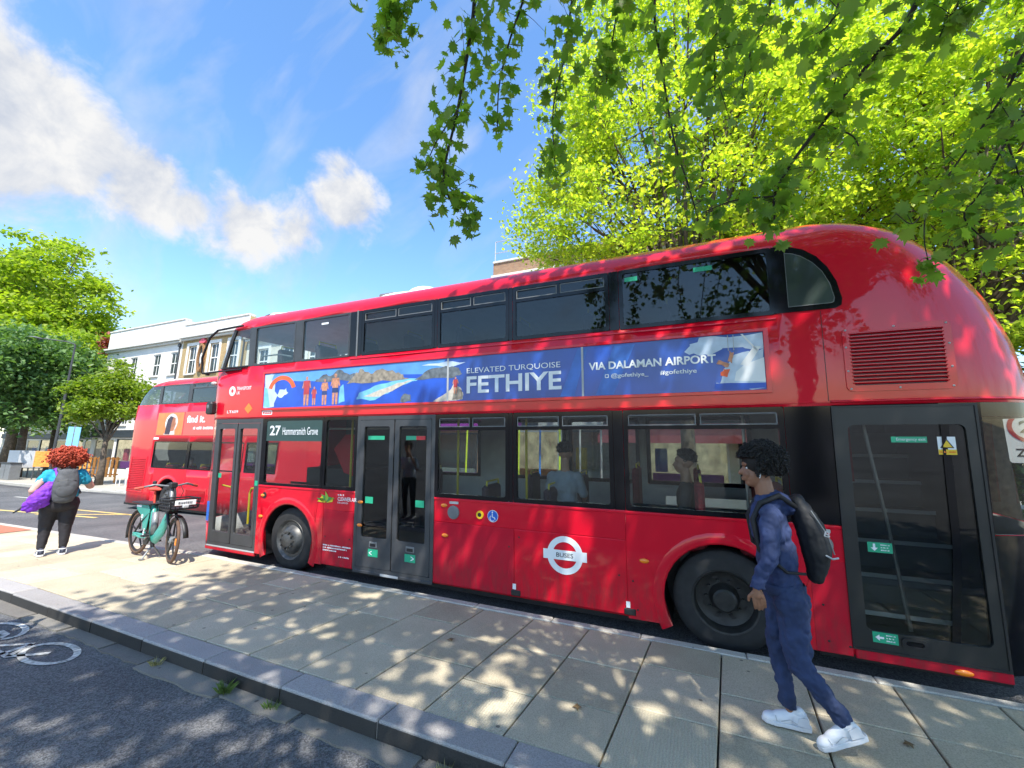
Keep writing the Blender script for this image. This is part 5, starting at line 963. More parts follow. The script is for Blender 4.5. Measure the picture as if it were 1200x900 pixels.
def tree(label, base, trunk_top, crown, radii, ncl, per, clr, size, lm, group, name='tree', tr=.2, keep=None, limbs=22, low=-.9, bm_='bark', flat=1.0, up=.4):
    """tapered trunk with limbs and a crown of leaf clumps scattered through an uneven ellipsoid"""
    root = empty(name, base); tag(root, label, 'tree', group); B = Vector(base); C = Vector(crown)-B; cl = []
    ph = RNG.uniform(0, 6.28, 6)
    while len(cl) < ncl:
        d = RNG.normal(size=3); d /= np.linalg.norm(d)
        if d[2] < low: continue
        lump = 1+.16*math.sin(3*math.atan2(d[1], d[0])+ph[0])+.12*math.sin(5*d[2]+ph[1])+.08*math.sin(7*math.atan2(d[1], d[0])+4*d[2]+ph[2])
        r = RNG.uniform(.25, 1)**.45*lump; p = np.array(C)+d*np.array(radii)*r
        if keep and not keep(p+np.array(B)): continue
        cl.append(p)
    cl = np.array(cl); off = RNG.normal(size=(ncl, per, 3))*clr*RNG.uniform(.6, 1.3, (ncl, 1, 1)); off[..., 2] *= .62*flat; P = (cl[:, None, :]+off).reshape(-1, 3)
    if keep: P = P[[keep(p+np.array(B)) for p in P]]
    linkmesh('crown', leaf_mesh('crown', P, size, lm, up), root)
    mb = MB(); T = Vector(trunk_top)-B; pts = [Vector((0, 0, -.1)), T*.3+Vector((.05, .03, 0)), T*.65, T]; mb.tube(pts, [tr*1.5, tr, tr*.85, tr*.7], 10)
    order = RNG.permutation(ncl)[:limbs]
    for k in order:
        e = Vector(cl[k]); s0 = T.lerp(T*.75, RNG.uniform(0, 1)); m_ = s0.lerp(e, .5)+Vector((0, 0, .12*(e-s0).length)); limb(mb, s0, m_, tr*.38, tr*.2, n=3); limb(mb, m_, e, tr*.2, tr*.05, n=3)
        for q in RNG.permutation(ncl)[:22]:
            f = Vector(cl[q])
            if (f-m_).length < max(radii)*.5 and f.z > m_.z-.3: limb(mb, m_, f, tr*.12, tr*.03, n=3, sides=5)
    mb.build('trunk', bm_, root, smooth=True); return root
def npix(p):
    d = p-np.array(CP); z = d@np.array(CF)
    if z < .05: return None
    return 600+481.07*(d@np.array(CR))/z, 450-481.07*(d@np.array(CU))/z
# behind the bus: bright yellow-green street trees
bl = lambda x0: (lambda p: (lambda q: q is None or q[0] > x0(q[1]))(npix(p)))
edge = lambda y: 548+22*math.sin(y*.05)+(18 if y > 230 else 0)+max(0, 110-y)*.55
tree('tall bright yellow-green tree rising behind the middle of the near bus', (-.4, 8.2, G(0, 8)+.1), (-.3, 8.0, 6.0), (.2, 7.6, 11.0), (6.0, 3.0, 6.6), 600, 125, .36, .070, 'leaf_back', 'trees behind the near bus', keep=bl(edge), flat=.5, limbs=46, low=-.85, bm_='bark')
tree('bright yellow-green tree behind the rounded rear of the near bus', (6.2, 8.6, G(5, 8)+.1), (6.2, 8.4, 5.4), (6.6, 8.0, 9.6), (5.6, 3.2, 6.0), 560, 125, .36, .070, 'leaf_back', 'trees behind the near bus', limbs=44, low=-.95, flat=.5)
tree('darker green tree at the right edge beyond the bus rear', (12.5, 12.5, G(9, 8)+.1), (12.3, 12.5, 5.0), (12.2, 12.0, 8.4), (5.4, 3.5, 6.8), 300, 100, .5, .14, 'leaf_light', 'trees behind the near bus', limbs=24)
tree('low bushy tree seen through the rear corner glass', (8.6, 9.6, G(8, 8)+.1), (8.6, 9.6, 1.0), (8.8, 9.4, 2.2), (2.8, 1.2, 2.0), 130, 100, .3, .09, 'leaf_hedge', 'trees behind the near bus', limbs=12, tr=.08)
# left side of the street
tree('dark green round-headed street tree at the far left', (-42.6, 8.0, G(-42, 9)+.13), (-42.6, 8.0, 3.8), (-44.2, 8.0, 6.0), (4.8, 4.2, 3.9), 260, 110, .55, .17, 'leaf_dark', 'trees on the far pavement', limbs=16, low=-.75, tr=.24)
tree('small bright green street tree just left of the second bus', (-30.9, 7.7, G(-31, 9)+.13), (-30.9, 7.7, 2.6), (-31.2, 7.8, 4.5), (1.75, 1.75, 2.1), 120, 100, .30, .10, 'leaf_small', 'trees on the far pavement', limbs=14, low=-.8, tr=.15)
tree('tall light green tree behind the others at the left edge', (-60, 12.5, -.4), (-60, 12.5, 7), (-62.5, 12.5, 11.5), (12.0, 6, 10.5), 460, 95, .75, .24, 'leaf_light', 'trees on the far pavement', limbs=30, low=-.6, tr=.4)
tree('light green tree between the street lamp and the white house', (-46.5, 10.8, -.4), (-46.5, 10.8, 4), (-47.2, 10.8, 7.0), (3.6, 1.2, 4.2), 170, 95, .5, .18, 'leaf_light', 'trees on the far pavement', limbs=14, low=-.8, tr=.18)
tree('small dark red-leaved tree peeping above the left green trees', (-47.0, 14.5, -.4), (-47, 14.5, 7), (-47.2, 14.5, 10.6), (1.8, 1.5, 1.2), 30, 70, .4, .18, 'leaf_redtree', 'trees on the far pavement', limbs=8, low=-.8, tr=.14)

# the maple over the camera: lobed leaves on hanging boughs in view, a leafy roof above that dapples the light
LOBE = [(0, -.42), (.10, -.30), (.34, -.36), (.30, -.18), (.56, -.04), (.36, .06), (.50, .36), (.28, .26), (.22, .42), (.12, .34), (0, .72), (-.12, .34), (-.22, .42), (-.28, .26), (-.50, .36), (-.36, .06), (-.56, -.04), (-.30, -.18), (-.34, -.36), (-.10, -.30)]
def maple_leaves(name, P, Nn, size, m, parent):
    """each leaf a fan of triangles round its middle, lobes bent down a little"""
    n = len(P); k = len(LOBE); lob = np.array([(0, 0)]+LOBE); nrm = Nn/np.linalg.norm(Nn, axis=1)[:, None]
    t = RNG.normal(size=(n, 3)); t[:, 2] -= 1.2; a = np.cross(nrm, t); a /= np.linalg.norm(a, axis=1)[:, None]; b = np.cross(nrm, a); b *= np.where(b[:, 2] > 0, -1, 1)[:, None]
    s = size*RNG.uniform(.5, 1.3, n); cup = RNG.uniform(-.75, .35, n); r2 = (lob**2).sum(1)
    v = P[:, None, :]+s[:, None, None]*(a[:, None, :]*lob[None, :, :1]+b[:, None, :]*lob[None, :, 1:]+nrm[:, None, :]*(cup[:, None]*r2[None, :])[..., None])
    v = v.reshape(-1, 3).astype(np.float32); base = np.arange(n)*(k+1); f = []
    for j in range(k): f.append(np.stack([base, base+1+j, base+1+(j+1) % k], 1))
    tri = np.stack(f, 1).reshape(-1).astype(np.int32); me = bpy.data.meshes.new(name); me.vertices.add(len(v)); me.vertices.foreach_set('co', v.ravel()); me.loops.add(len(tri)); me.loops.foreach_set('vertex_index', tri); me.polygons.add(len(tri)//3); me.polygons.foreach_set('loop_start', (np.arange(len(tri)//3)*3).astype(np.int32)); me.update(calc_edges=True); me.validate(); me.materials.append(MATS[m]); return linkmesh(name, me, parent)
MT = empty('maple_tree', (2.6, -8.6, 0)); tag(MT, 'maple whose dark lobed leaves hang into the top of the picture', 'tree'); MO = Vector((2.6, -8.6, 0))
def at(px, py, D):
    d = CF+CR*((px-600)/481.07)-CU*((py-450)/481.07); return CP+d*D
BOUGH = [  # bough points given where they hang, leaf radius, leaves per metre
 ([(-1.35, -3.05, 5.25), at(556, -10, 2.6), at(548, 60, 2.65), at(536, 130, 2.7), at(520, 205, 2.72), at(530, 240, 2.75)], .17, 130, .075, .014),
 ([at(536, 130, 2.7), at(512, 165, 2.7), at(497, 200, 2.7)], .10, 90, .07, .004), ([at(522, 200, 2.72), at(543, 238, 2.75), at(548, 268, 2.75)], .10, 130, .075, .004),
 ([(-1.2, -2.8, 5.4), at(480, -15, 2.6), at(462, 15, 2.6), at(452, 40, 2.6)], .13, 150, .08, .006),
 ([(-.9, -2.8, 5.4), at(616, -10, 2.9), at(598, 45, 2.95), at(585, 100, 3.0), at(583, 150, 3.0)], .14, 105, .07, .009),
 ([(-.6, -2.7, 5.4), at(672, -10, 2.7), at(663, 60, 2.75), at(648, 130, 2.8), at(652, 210, 2.85)], .12, 105, .07, .007),
 ([(-.4, -2.6, 5.4), at(726, -10, 2.5), at(716, 60, 2.55), at(710, 100, 2.6)], .13, 120, .08, .006),
 ([(-.1, -2.6, 5.4), at(768, -10, 2.4), at(776, 80, 2.45), at(790, 165, 2.5), at(806, 215, 2.5), at(822, 270, 2.5)], .11, 60, .07, .008),
 ([(.2, -2.7, 5.2), at(850, -10, 1.9), at(838, 50, 1.9), at(838, 105, 1.95)], .16, 75, .095, .006), ([(.4, -2.6, 5.2), at(905, -10, 2.2), at(880, 60, 2.2), at(868, 110, 2.2)], .13, 60, .085, .006),
 ([(1.1, -2.5, 5.3), at(1078, -12, 2.2), at(1020, 72, 2.25), at(962, 146, 2.3), at(925, 195, 2.3), at(908, 230, 2.3), at(908, 258, 2.3)], .13, 95, .075, .014),
 ([at(1020, 72, 2.25), at(985, 80, 2.2), at(975, 118, 2.2)], .13, 90, .085, .005), ([at(962, 146, 2.3), at(1000, 160, 2.3), at(1010, 190, 2.3)], .10, 60, .08, .004),
 ([at(908, 230, 2.3), at(860, 235, 2.35), at(822, 250, 2.4)], .11, 80, .07, .004),
 ([(2.4, -1.9, 5.0), at(1225, 30, 2.2), at(1180, 105, 2.25), at(1140, 165, 2.3), at(1090, 235, 2.3)], .15, 80, .08, .009),
 ([at(1090, 235, 2.3), at(1070, 262, 2.3), at(1050, 250, 2.3)], .10, 50, .07, .003), ([at(1085, 240, 2.3), at(1083, 280, 2.3), at(1088, 306, 2.3)], .02, 4, .06, .002), ([at(1086, 302, 2.3), at(1092, 318, 2.3)], .055, 190, .06, .002),
 ([(2.4, -1.7, 4.6), at(1235, 90, 2.4), at(1180, 165, 2.4), at(1150, 225, 2.4), at(1130, 255, 2.4), at(1165, 290, 2.4)], .13, 75, .08, .008),
 ([at(1180, 165, 2.4), at(1195, 210, 2.4), at(1205, 260, 2.4)], .12, 80, .08, .004),
 ([(1.6, -2.2, 5.2), at(1130, -10, 2.1), at(1110, 20, 2.1)], .13, 120, .09, .006), ([(.7, -2.5, 5.2), at(985, -10, 2.0), at(960, 40, 2.0)], .15, 100, .09, .006)]
LP, LN = [], []; hub = Vector((1.2, -4.2, 5.6))
bw = MB()
for pts, rad, dens, ls, br_ in BOUGH:
    pts = [Vector(p) for p in pts]; sm = []
    for i in range(len(pts)-1):
        p0, p1, p2, p3 = pts[max(i-1, 0)], pts[i], pts[i+1], pts[min(i+2, len(pts)-1)]
        for k in range(6): t = k/6; sm.append(.5*((2*p1)+(p2-p0)*t+(2*p0-5*p1+4*p2-p3)*t*t+(3*p1-p0-3*p2+p3)*t**3))
    sm.append(pts[-1]); bw.tube(sm, [br_*(1-.75*i/(len(sm)-1))+.0015 for i in range(len(sm))], 6)
    L_ = sum((b-a).length for a, b in zip(sm, sm[1:])); n = int(L_*dens*1.0)
    for k in range(n):
        u = (k+RNG.uniform(0, 1))/n*(len(sm)-1); i = min(int(u), len(sm)-2); p = sm[i].lerp(sm[i+1], u-i); o = Vector(RNG.normal(size=3)); o.z -= .35; o = o.normalized()*rad*(.35+1.25*RNG.uniform(0, 1)**1.5)
        if k % 6 == 0: bw.tube([p, p+o*.55+Vector((0, 0, .01)), p+o], [.0022, .0016, .001], 4)
        q = p+o; LP.append(q); nn = Vector(RNG.normal(size=3))*.8+Vector((0, 0, .6)); LN.append(nn)
    if len(pts) > 3:
        bw.tube([hub.lerp(sm[0], .0), hub.lerp(sm[0], .5)+Vector((0, 0, .25)), sm[0]], [.035, .02, br_], 6)
maple_leaves('hanging_leaves', np.array([p-MO for p in LP]), np.array(LN), .074, 'leaf_near', MT)
# leafy roof out of the frame
P = []; tries = 0
while len(P) < 440 and tries < 40000:
    tries += 1; d = RNG.normal(size=3); d /= np.linalg.norm(d); r = RNG.uniform(0, 1)**.33; p = np.array((3.6, -6.0, 8.6))+d*np.array((7.2, 4.6, 2.9))*r
    q = npix(p)
    if q is not None and q[1] > -40 and -300 < q[0] < 1500: continue
    P.append(p)
P = np.array(P); Q = (P[:, None, :]+RNG.normal(size=(len(P), CAN_PER if 'CAN_PER' in globals() else 49, 3))*np.array((.38, .38, .2))).reshape(-1, 3)
keepm = []
for p in Q:
    q = npix(p); keepm.append(not (q is not None and q[1] > -15 and -60 < q[0] < 1260))
Q = Q[np.array(keepm)]
linkmesh('crown', leaf_mesh('crown', Q-np.array(MO), .105, 'leaf_near', .7, .85, .1), MT)
tk = MB(); tk.tube([(0, 0, -.1), (-.03, .05, 1.5), (.0, .1, 3.2), (-.1, .3, 4.4)], [.38, .27, .24, .21], 12)
top = Vector((-.1, .3, 4.4)); limb(tk, top, hub-MO, .13, .05, n=5, wob=.05)
for k in RNG.permutation(len(P))[:70]:
    e = Vector(P[k])-MO; m_ = top.lerp(e, .5)+Vector((0, 0, .5)); limb(tk, top, m_, .07, .035, n=3); limb(tk, m_, e, .035, .01, n=3)
tk.build('trunk', 'bark', MT, smooth=True)
bw.v = [(x-MO.x, y-MO.y, z-MO.z) for x, y, z in bw.v]; bw.build('boughs', 'bark_dark', MT, smooth=True)
# ------------------------------------------------------------------ people
mat('skin_brown', (.27, .125, .07), .5, var=.08, scale=20); mat('skin_pale', (.66, .36, .28), .55, var=.06, scale=20); mat('skin_tan', (.45, .24, .16), .5, var=.08)
mat('hair_black', (.010, .008, .007), .75, var=.4, scale=60); mat('hair_red', (.42, .06, .025), .6, var=.45, scale=40); mat('hair_grey', (.25, .24, .23), .7, var=.3)
mat('navy', (.026, .042, .115), .85, var=.25, scale=9, bump=.25, bscale=14); mat('navy_leg', (.021, .036, .095), .85, var=.3, scale=8, bump=.25, bscale=12); mat('bag_black', (.010, .010, .012), .7, var=.3, scale=10, bump=.15, bscale=20); mat('shoe_white', (.74, .74, .76), .5, var=.06); mat('sole', (.66, .66, .68), .7, var=.08)
mat('teal_top', (.015, .30, .46), .8, var=.2, scale=8, bump=.2, bscale=14); mat('legging', (.016, .014, .018), .75, var=.3, scale=8); mat('bag_grey', (.075, .078, .085), .75, var=.25, scale=9, bump=.2, bscale=16); mat('tote_purple', (.20, .035, .52), .75, var=.25, scale=7, bump=.3, bscale=10); mat('shirt_pale', (.62, .68, .78), .8, var=.12, scale=9); mat('shirt_grey', (.30, .34, .40), .8, var=.12, scale=9); mat('trouser_dark', (.03, .03, .035), .8, var=.2); mat('eye_white', (.75, .73, .70), .3, var=.02)
def blob(name, mb, m, parent, voxel=.012, smooth=4, loc=None, clouds=0):
    o = mb.build(name, m, parent, smooth=True, loc=loc)
    r = o.modifiers.new('join', 'REMESH'); r.mode = 'VOXEL'; r.voxel_size = voxel; r.use_smooth_shade = True
    if smooth: s = o.modifiers.new('soften', 'SMOOTH'); s.iterations = smooth; s.factor = .5
    if clouds:
        for ns, st_ in ((.10, clouds), (.035, clouds*.14)):
            tx = bpy.data.textures.new(name+'_folds', 'CLOUDS'); tx.noise_scale = ns; tx.noise_type = 'HARD_NOISE' if ns > .05 else 'SOFT_NOISE'; d = o.modifiers.new('folds', 'DISPLACE'); d.texture = tx; d.strength = st_; d.mid_level = .5; d.texture_coords = 'LOCAL'
    return o
def head_prims(mb, c, s=1.0):
    x, y, z = c; E = lambda dx, dy, dz, rx, ry, rz, rot=None: mb.ell((x+dx*s, y+dy*s, z+dz*s), (rx*s, ry*s, rz*s), 14, 10, rot)
    E(-.012, 0, .035, .098, .076, .092); E(.022, 0, -.035, .070, .060, .085); E(.045, 0, -.088, .040, .038, .026); E(.075, 0, -.03, .022, .045, .05); E(.072, 0, .045, .028, .056, .022)
    mb.cap((x+.088*s, y, z+.018*s), (x+.112*s, y, z-.020*s), .010*s, .015*s, 8); E(.094, 0, -.052, .014, .026, .008); E(.092, 0, -.066, .014, .022, .008)
    for q in (-1, 1): E(-.005, q*.078, -.005, .020, .010, .032, (0, .15, 0)); E(.068, q*.034, -.028, .018, .020, .022)
def hand_prims(mb, w, d, side, s=1.0, curl=.5):
    """w wrist, d pointing direction; five fingers of different lengths"""
    w = Vector(w); d = Vector(d).normalized(); n = Vector((0, side, 0)); n = (n-d*n.dot(d)).normalized(); t = d.cross(n)
    mb.cap(w, w+d*.035*s, .026*s, .028*s, 10)
    for k in range(4):
        b = w+d*.07*s+t*(.030-.020*k)*s; mb.cap(w+d*.02*s+t*(.018-.012*k)*s, b, .014*s, .011*s, 8); L_ = (.034, .040, .037, .028)[k]*s
        f1 = (d-n*curl*.6).normalized(); f2 = (d-n*curl*1.5).normalized(); m_ = b+f1*L_; mb.cap(b, m_, .0098*s, .009*s, 8); mb.cap(m_, m_+f2*L_*.8, .009*s, .0075*s, 8)
    tb = w+d*.02*s+t*.024*s; mb.cap(tb, tb+(d*.6+t*.7-n*.2).normalized()*.04*s, .013*s, .011*s, 8); te = tb+(d*.6+t*.7-n*.2).normalized()*.04*s; mb.cap(te, te+(d*.9+t*.2-n*.3).normalized()*.03*s, .0105*s, .009*s, 8)
def shoe(parent, ank, toe, name='shoe', w=.048, h=.10, m='shoe_white'):
    a, t = Vector(ank), Vector(toe); d = (t-a); d.z = 0; yaw = math.atan2(d.y, d.x); pitch = math.atan2(-(t.z-(a.z-.07)), d.length)
    mb = MB(); L_ = .29
    mb.ell((.055, 0, .048), (.075, w*.95, .048)); mb.ell((-.045, 0, .055), (.058, w*.85, .055)); mb.ell((.125, 0, .036), (.062, w, .036)); mb.cap((-.045, 0, .06), (-.040, 0, .098), .045, .043); mb.cap((-.01, 0, .085), (.085, 0, .055), .034, .034)
    o = blob(name, mb, m, parent, .008, 3, loc=None); so_ = MB(); so_.prism([(-.105, -w*.75), (-.112, 0), (-.105, w*.75), (-.05, w*.95), (.04, w*.92), (.11, w*1.06), (.165, w*.8), (.192, 0), (.165, -w*.8), (.11, -w*1.06), (.04, -w*.92), (-.05, -w*.95)], 0, .030, 'z'); s2_ = so_.build('sole', 'sole', o, bevel=.006)
    for k in range(4): MB().tube([(.035+.022*k, -.022, .088-.011*k), (.030+.022*k, 0, .097-.011*k), (.035+.022*k, .022, .088-.011*k)], .004, 5).build('lace', 'sole', o)
    for q in (-1, 1):
        MB().prism([(-.10, .035), (-.02, .035), (-.03, .085), (-.085, .095)], q*w*.93-.003, q*w*.93+.003).build('heel_panel', 'sole', o); MB().tube([(.10, q*w*1.02, .034), (.105, q*w*.75, .060), (.10, 0, .076)], .002, 5).build('toe_seam', 'light_grey', o)
        MB().tube([(-.03, q*w*.92, .038), (.02, q*w*.97, .062), (.075, q*w*1.0, .040)], .002, 5).build('side_seam', 'light_grey', o)
    MB().lathe([(.098, .046), (.108, .040), (.112, .034)], 16, 'z', (-.042, 0, 0)).build('collar', 'sole', o)
    o.scale = (.94, .92, .92)
    o.location = (a.x, a.y, a.z-.085); o.rotation_euler = (0, pitch, yaw); return o
def curls(name, m, parent, C, R, n, r, zmin=-.6, front=9, seed=3, fuzz=.13):
    """tight curls: short coiled tubes all over the scalp"""
    rg = np.random.default_rng(seed); mb = MB(); mb.ell(C, tuple(q*.93 for q in R), 18, 12)
    for k in range(n):
        d = rg.normal(size=3); d /= np.linalg.norm(d)
        if d[2] < zmin or (d[0] > .35 and d[2] < front): continue
        p = Vector(C)+Vector(d*np.array(R))*(1+fuzz*rg.normal()*.6); ax = Vector(rg.normal(size=3)).normalized(); u = ax.orthogonal().normalized(); v = ax.cross(u); q = rg.uniform(.6, 1.2)*r
        mb.tube([p+(u*math.cos(t)+v*math.sin(t))*q+ax*q*.35*(t/6-.5) for t in (0, 1.2, 2.4, 3.6, 4.8, 6.0)], q*.42, 5)
    return mb.build(name, m, parent, smooth=True)

# --- the man walking past in navy
MAN = empty('person', (.30, -1.30, PZ+.006), rz=math.pi); tag(MAN, 'man in navy hoodie and joggers walking left with a black backpack', 'person', 'people on the pavement')
mb = MB(); head_prims(mb, (.098, 0, 1.66)); mb.cap((.055, 0, 1.42), (.075, 0, 1.585), .062, .058)
mb.ell((.05, 0, 1.27), (.10, .155, .22)); mb.ell((.02, 0, 1.05), (.095, .135, .2)); mb.ell((.0, 0, .90), (.10, .14, .12))
for p, q, a, b in (((.07, .15, 1.385), (.10, .215, 1.10), .045, .038), ((.10, .215, 1.10), (.175, .185, .905), .036, .024), ((.07, -.15, 1.385), (.0, -.22, 1.10), .045, .038), ((.0, -.22, 1.10), (.03, -.22, .87), .036, .024), ((.0, -.085, .88), (.05, -.09, .49), .06, .042), ((.05, -.09, .49), (.012, -.09, .10), .038, .024), ((-.02, .085, .88), (-.035, .085, .46), .06, .042), ((-.035, .085, .46), (-.245, .081, .165), .038, .024)): mb.cap(p, q, a, b)
hand_prims(mb, (.178, .183, .90), (-.12, -.02, -1), 1); hand_prims(mb, (.032, -.22, .865), (.1, 0, -1), -1)
body = blob('body', mb, 'skin_brown', MAN, .0048, 1)
for q in (-1, 1): MB().ell((.168, q*.031, 1.677), (.010, .013, .009), 10, 8).build('eye', 'eye_white', body, smooth=True); MB().ell((.1755, q*.031, 1.677), (.004, .006, .006), 8, 6).build('pupil', 'hair_black', body); MB().cap((.176, q*.016, 1.707), (.162, q*.048, 1.707), .005, .004, 6).build('eyebrow', 'hair_black', body)
eb = MB(); eb.ell((.090, .090, 1.65), (.011, .008, .011)); eb.cap((.093, .094, 1.647), (.102, .095, 1.613), .005, .0045, 6); eb.build('earbud', 'shoe_white', MAN, smooth=True)
curls('hair', 'hair_black', MAN, (.068, 0, 1.73), (.136, .120, .122), 6500, .0095, -.72, .16, 3, .17)
mb = MB(); mb.ell((.055, 0, 1.28), (.128, .185, .19)); mb.ell((.03, 0, 1.08), (.13, .175, .2)); mb.ell((.015, 0, .94), (.128, .165, .10)); mb.ell((.06, 0, 1.40), (.10, .175, .075))
for p, q, a, b in (((.065, .165, 1.375), (.10, .232, 1.10), .072, .062), ((.10, .232, 1.10), (.175, .190, .945), .060, .047), ((.065, -.165, 1.375), (.0, -.235, 1.10), .072, .060), ((.0, -.235, 1.10), (.03, -.228, .90), .058, .046)): mb.cap(p, q, a, b)
mb.lathe([(.0, .044), (.012, .052), (.03, .052), (.04, .046)], 16, 'z', (.177, .190, .895)); mb.ell((-.015, 0, 1.47), (.095, .125, .055), rot=(0, -.5, 0)); mb.ell((-.085, 0, 1.42), (.06, .115, .07), rot=(0, -.9, 0)); mb.ell((.06, 0, 1.465), (.085, .092, .045), rot=(0, .35, 0)); mb.ell((.07, 0, 1.49), (.072, .08, .028), rot=(0, .35, 0))
blob('hoodie', mb, 'navy', MAN, .010, 4, clouds=.032); MB().lathe([(.865, .128), (.875, .140), (.915, .142), (.925, .134)], 28, 'z', (.012, 0, 0)).build('hem', 'navy_leg', MAN, smooth=True).scale = (.98, 1.2, 1)
mb = MB(); mb.ell((.0, 0, .90), (.122, .158, .12)); mb.ell((-.03, 0, .82), (.118, .15, .10))
for p, q, a, b in (((.01, -.085, .86), (.05, -.09, .49), .108, .077), ((.05, -.09, .49), (.015, -.09, .14), .074, .054), ((-.02, .085, .86), (-.035, .085, .46), .110, .080), ((-.035, .085, .46), (-.235, .082, .19), .076, .056)): mb.cap(p, q, a, b)
for (x, y, z), r in (((.015, -.09, .165), .056), ((.012, -.09, .12), .052), ((-.225, .082, .205), .056), ((-.25, .082, .17), .050)): mb.ell((x, y, z), (r, r, .022))
blob('trousers', mb, 'navy_leg', MAN, .010, 4, clouds=.036)
shoe(MAN, (.0, -.092, .085), (.20, -.095, .015)); shoe(MAN, (-.262, .080, .155), (-.10, .08, .0))
# his backpack
BP = empty('backpack', (.30, -1.30, PZ), rz=math.pi); tag(BP, 'black sports backpack on the walking man', 'backpack', 'backpacks being worn')
mb = MB()
for k in range(28):
    t = k/27; z = 1.46-.46*t; x = -.115-.075*math.sin(t*2.4)-.02*t; mb.ell((x, 0, z), (.05+.045*math.sin(t*3.0+.15), .11+.04*math.sin(t*2.9+.2), .06))
blob('bag', mb, 'bag_black', BP, .011, 5, clouds=.016)
for q in (-1, 1): MB().tube([(-.10, q*.09, 1.43), (.0, q*.115, 1.505), (.115, q*.125, 1.45), (.165, q*.13, 1.34), (.145, q*.165, 1.15), (.0, q*.178, 1.03), (-.11, q*.12, 1.02)], [.016, .02, .02, .02, .016, .010, .010], 8).build('shoulder_strap', 'bag_black', BP, smooth=True)
t_ = MB().tube([(-.17, .125, 1.42), (-.245, .145, 1.27), (-.27, .14, 1.16)], .004, 5).build('zip', 'mid_grey', BP); MB().tube([(-.225, .13, 1.15), (-.255, .15, 1.135), (-.29, .13, 1.14)], .006, 5).build('reflective_tape', 'light_grey', BP)
lt = text('B', -.016, .016, 0, .034, 'light_grey', BP, y=0, bold=.01); lt.location = (-.232, .168, 1.268); lt.rotation_euler = (0, .25, math.pi-.55)
# --- the red-haired woman walking away
WX, WY = -9.98, -1.24; WOM = empty('person', (WX, WY, PG(WX)+.006), rz=math.radians(166)); tag(WOM, 'red-haired woman in teal top and black leggings walking away', 'person', 'people on the pavement')
mb = MB(); head_prims(mb, (.06, 0, 1.55), .97); mb.cap((.0, 0, 1.33), (.04, 0, 1.47), .062, .055); mb.ell((.0, 0, 1.15), (.14, .19, .22)); mb.ell((.0, 0, .88), (.17, .21, .18))
for p, q, a, b in (((.0, .20, 1.30), (-.02, .33, 1.04), .062, .055), ((-.02, .33, 1.04), (.13, .31, .83), .05, .03), ((.0, -.20, 1.30), (.06, -.33, 1.08), .062, .055), ((.06, -.33, 1.08), (.24, -.20, 1.24), .05, .03), ((.0, .11, .85), (.05, .11, .45), .11, .07), ((.05, .11, .45), (.0, .12, .10), .065, .04), ((.0, -.11, .85), (-.03, -.11, .45), .11, .07), ((-.03, -.11, .45), (-.06, -.12, .10), .065, .04)): mb.cap(p, q, a, b)
hand_prims(mb, (.13, .31, .82), (.5, -.1, -.8), 1, .9); hand_prims(mb, (.245, -.195, 1.245), (.5, .3, .8), -1, .9); blob('body', mb, 'skin_pale', WOM, .009, 2)
curls('hair', 'hair_red', WOM, (.015, 0, 1.575), (.155, .185, .140), 4200, .015, -1.1, .2, 8, .30)
mb = MB(); mb.ell((-.01, 0, 1.18), (.165, .215, .22)); mb.ell((.0, 0, .98), (.195, .225, .17)); mb.ell((0, 0, 1.31), (.10, .20, .07))
for q in (-1, 1): mb.cap((.0, q*.19, 1.30), (.01, q*.255, 1.18), .082, .082)
blob('top', mb, 'teal_top', WOM, .012, 4, clouds=.02)
mb = MB(); mb.ell((-.02, 0, .86), (.20, .215, .15)); mb.ell((-.05, 0, .80), (.17, .20, .12))
for p, q, a, b in (((.0, .105, .82), (.05, .11, .46), .138, .092), ((.05, .11, .46), (.0, .12, .13), .088, .056), ((.0, -.105, .82), (-.03, -.11, .46), .138, .092), ((-.03, -.11, .46), (-.06, -.12, .13), .088, .056)): mb.cap(p, q, a, b)
blob('leggings', mb, 'legging', WOM, .012, 4, clouds=.015)
mat('trainer_dark', (.03, .035, .06), .6); shoe(WOM, (.0, .12, .085), (.20, .13, .015), m='trainer_dark'); shoe(WOM, (-.06, -.12, .085), (.14, -.12, .015), m='trainer_dark')
BG = empty('backpack', WOM.location, rz=math.radians(166)); tag(BG, 'grey backpack worn by the red-haired woman', 'backpack', 'backpacks being worn'); mb = MB()
for k in range(22):
    t = k/21; mb.ell((-.22-.05*math.sin(t*2.6), 0, 1.33-.42*t), (.075, .125+.035*math.sin(t*2.8), .075))
blob('bag', mb, 'bag_grey', BG, .013, 4, clouds=.012); mb = MB(); mb.ell((-.315, 0, 1.04), (.035, .12, .11)); blob('front_pocket', mb, 'bag_grey', BG, .012, 3); MB().tube([(-.24, -.04, 1.38), (-.25, 0, 1.43), (-.24, .04, 1.38)], .012, 6).build('carry_loop', 'black', BG); MB().tube([(-.305, -.11, 1.20), (-.325, 0, 1.215), (-.305, .11, 1.20)], .005, 5).build('zip', 'black', BG)
for q in (-1, 1): MB().tube([(-.2, q*.09, 1.34), (-.05, q*.12, 1.40), (.10, q*.13, 1.30), (.14, q*.14, 1.15), (-.1, q*.2, .98)], .02, 6).build('shoulder_strap', 'bag_grey', BG, smooth=True)
TB = empty('tote_bag', WOM.location, rz=math.radians(166)); tag(TB, 'purple shoulder bag hanging from the red-haired woman', 'bag'); mb = MB()
for k in range(24):
    t = k/23; mb.ell((-.13-.06*math.sin(t*3), .17+.16*t, 1.12-.34*t), (.05+.03*math.sin(t*3), .07+.07*math.sin(t*2.6), .075))
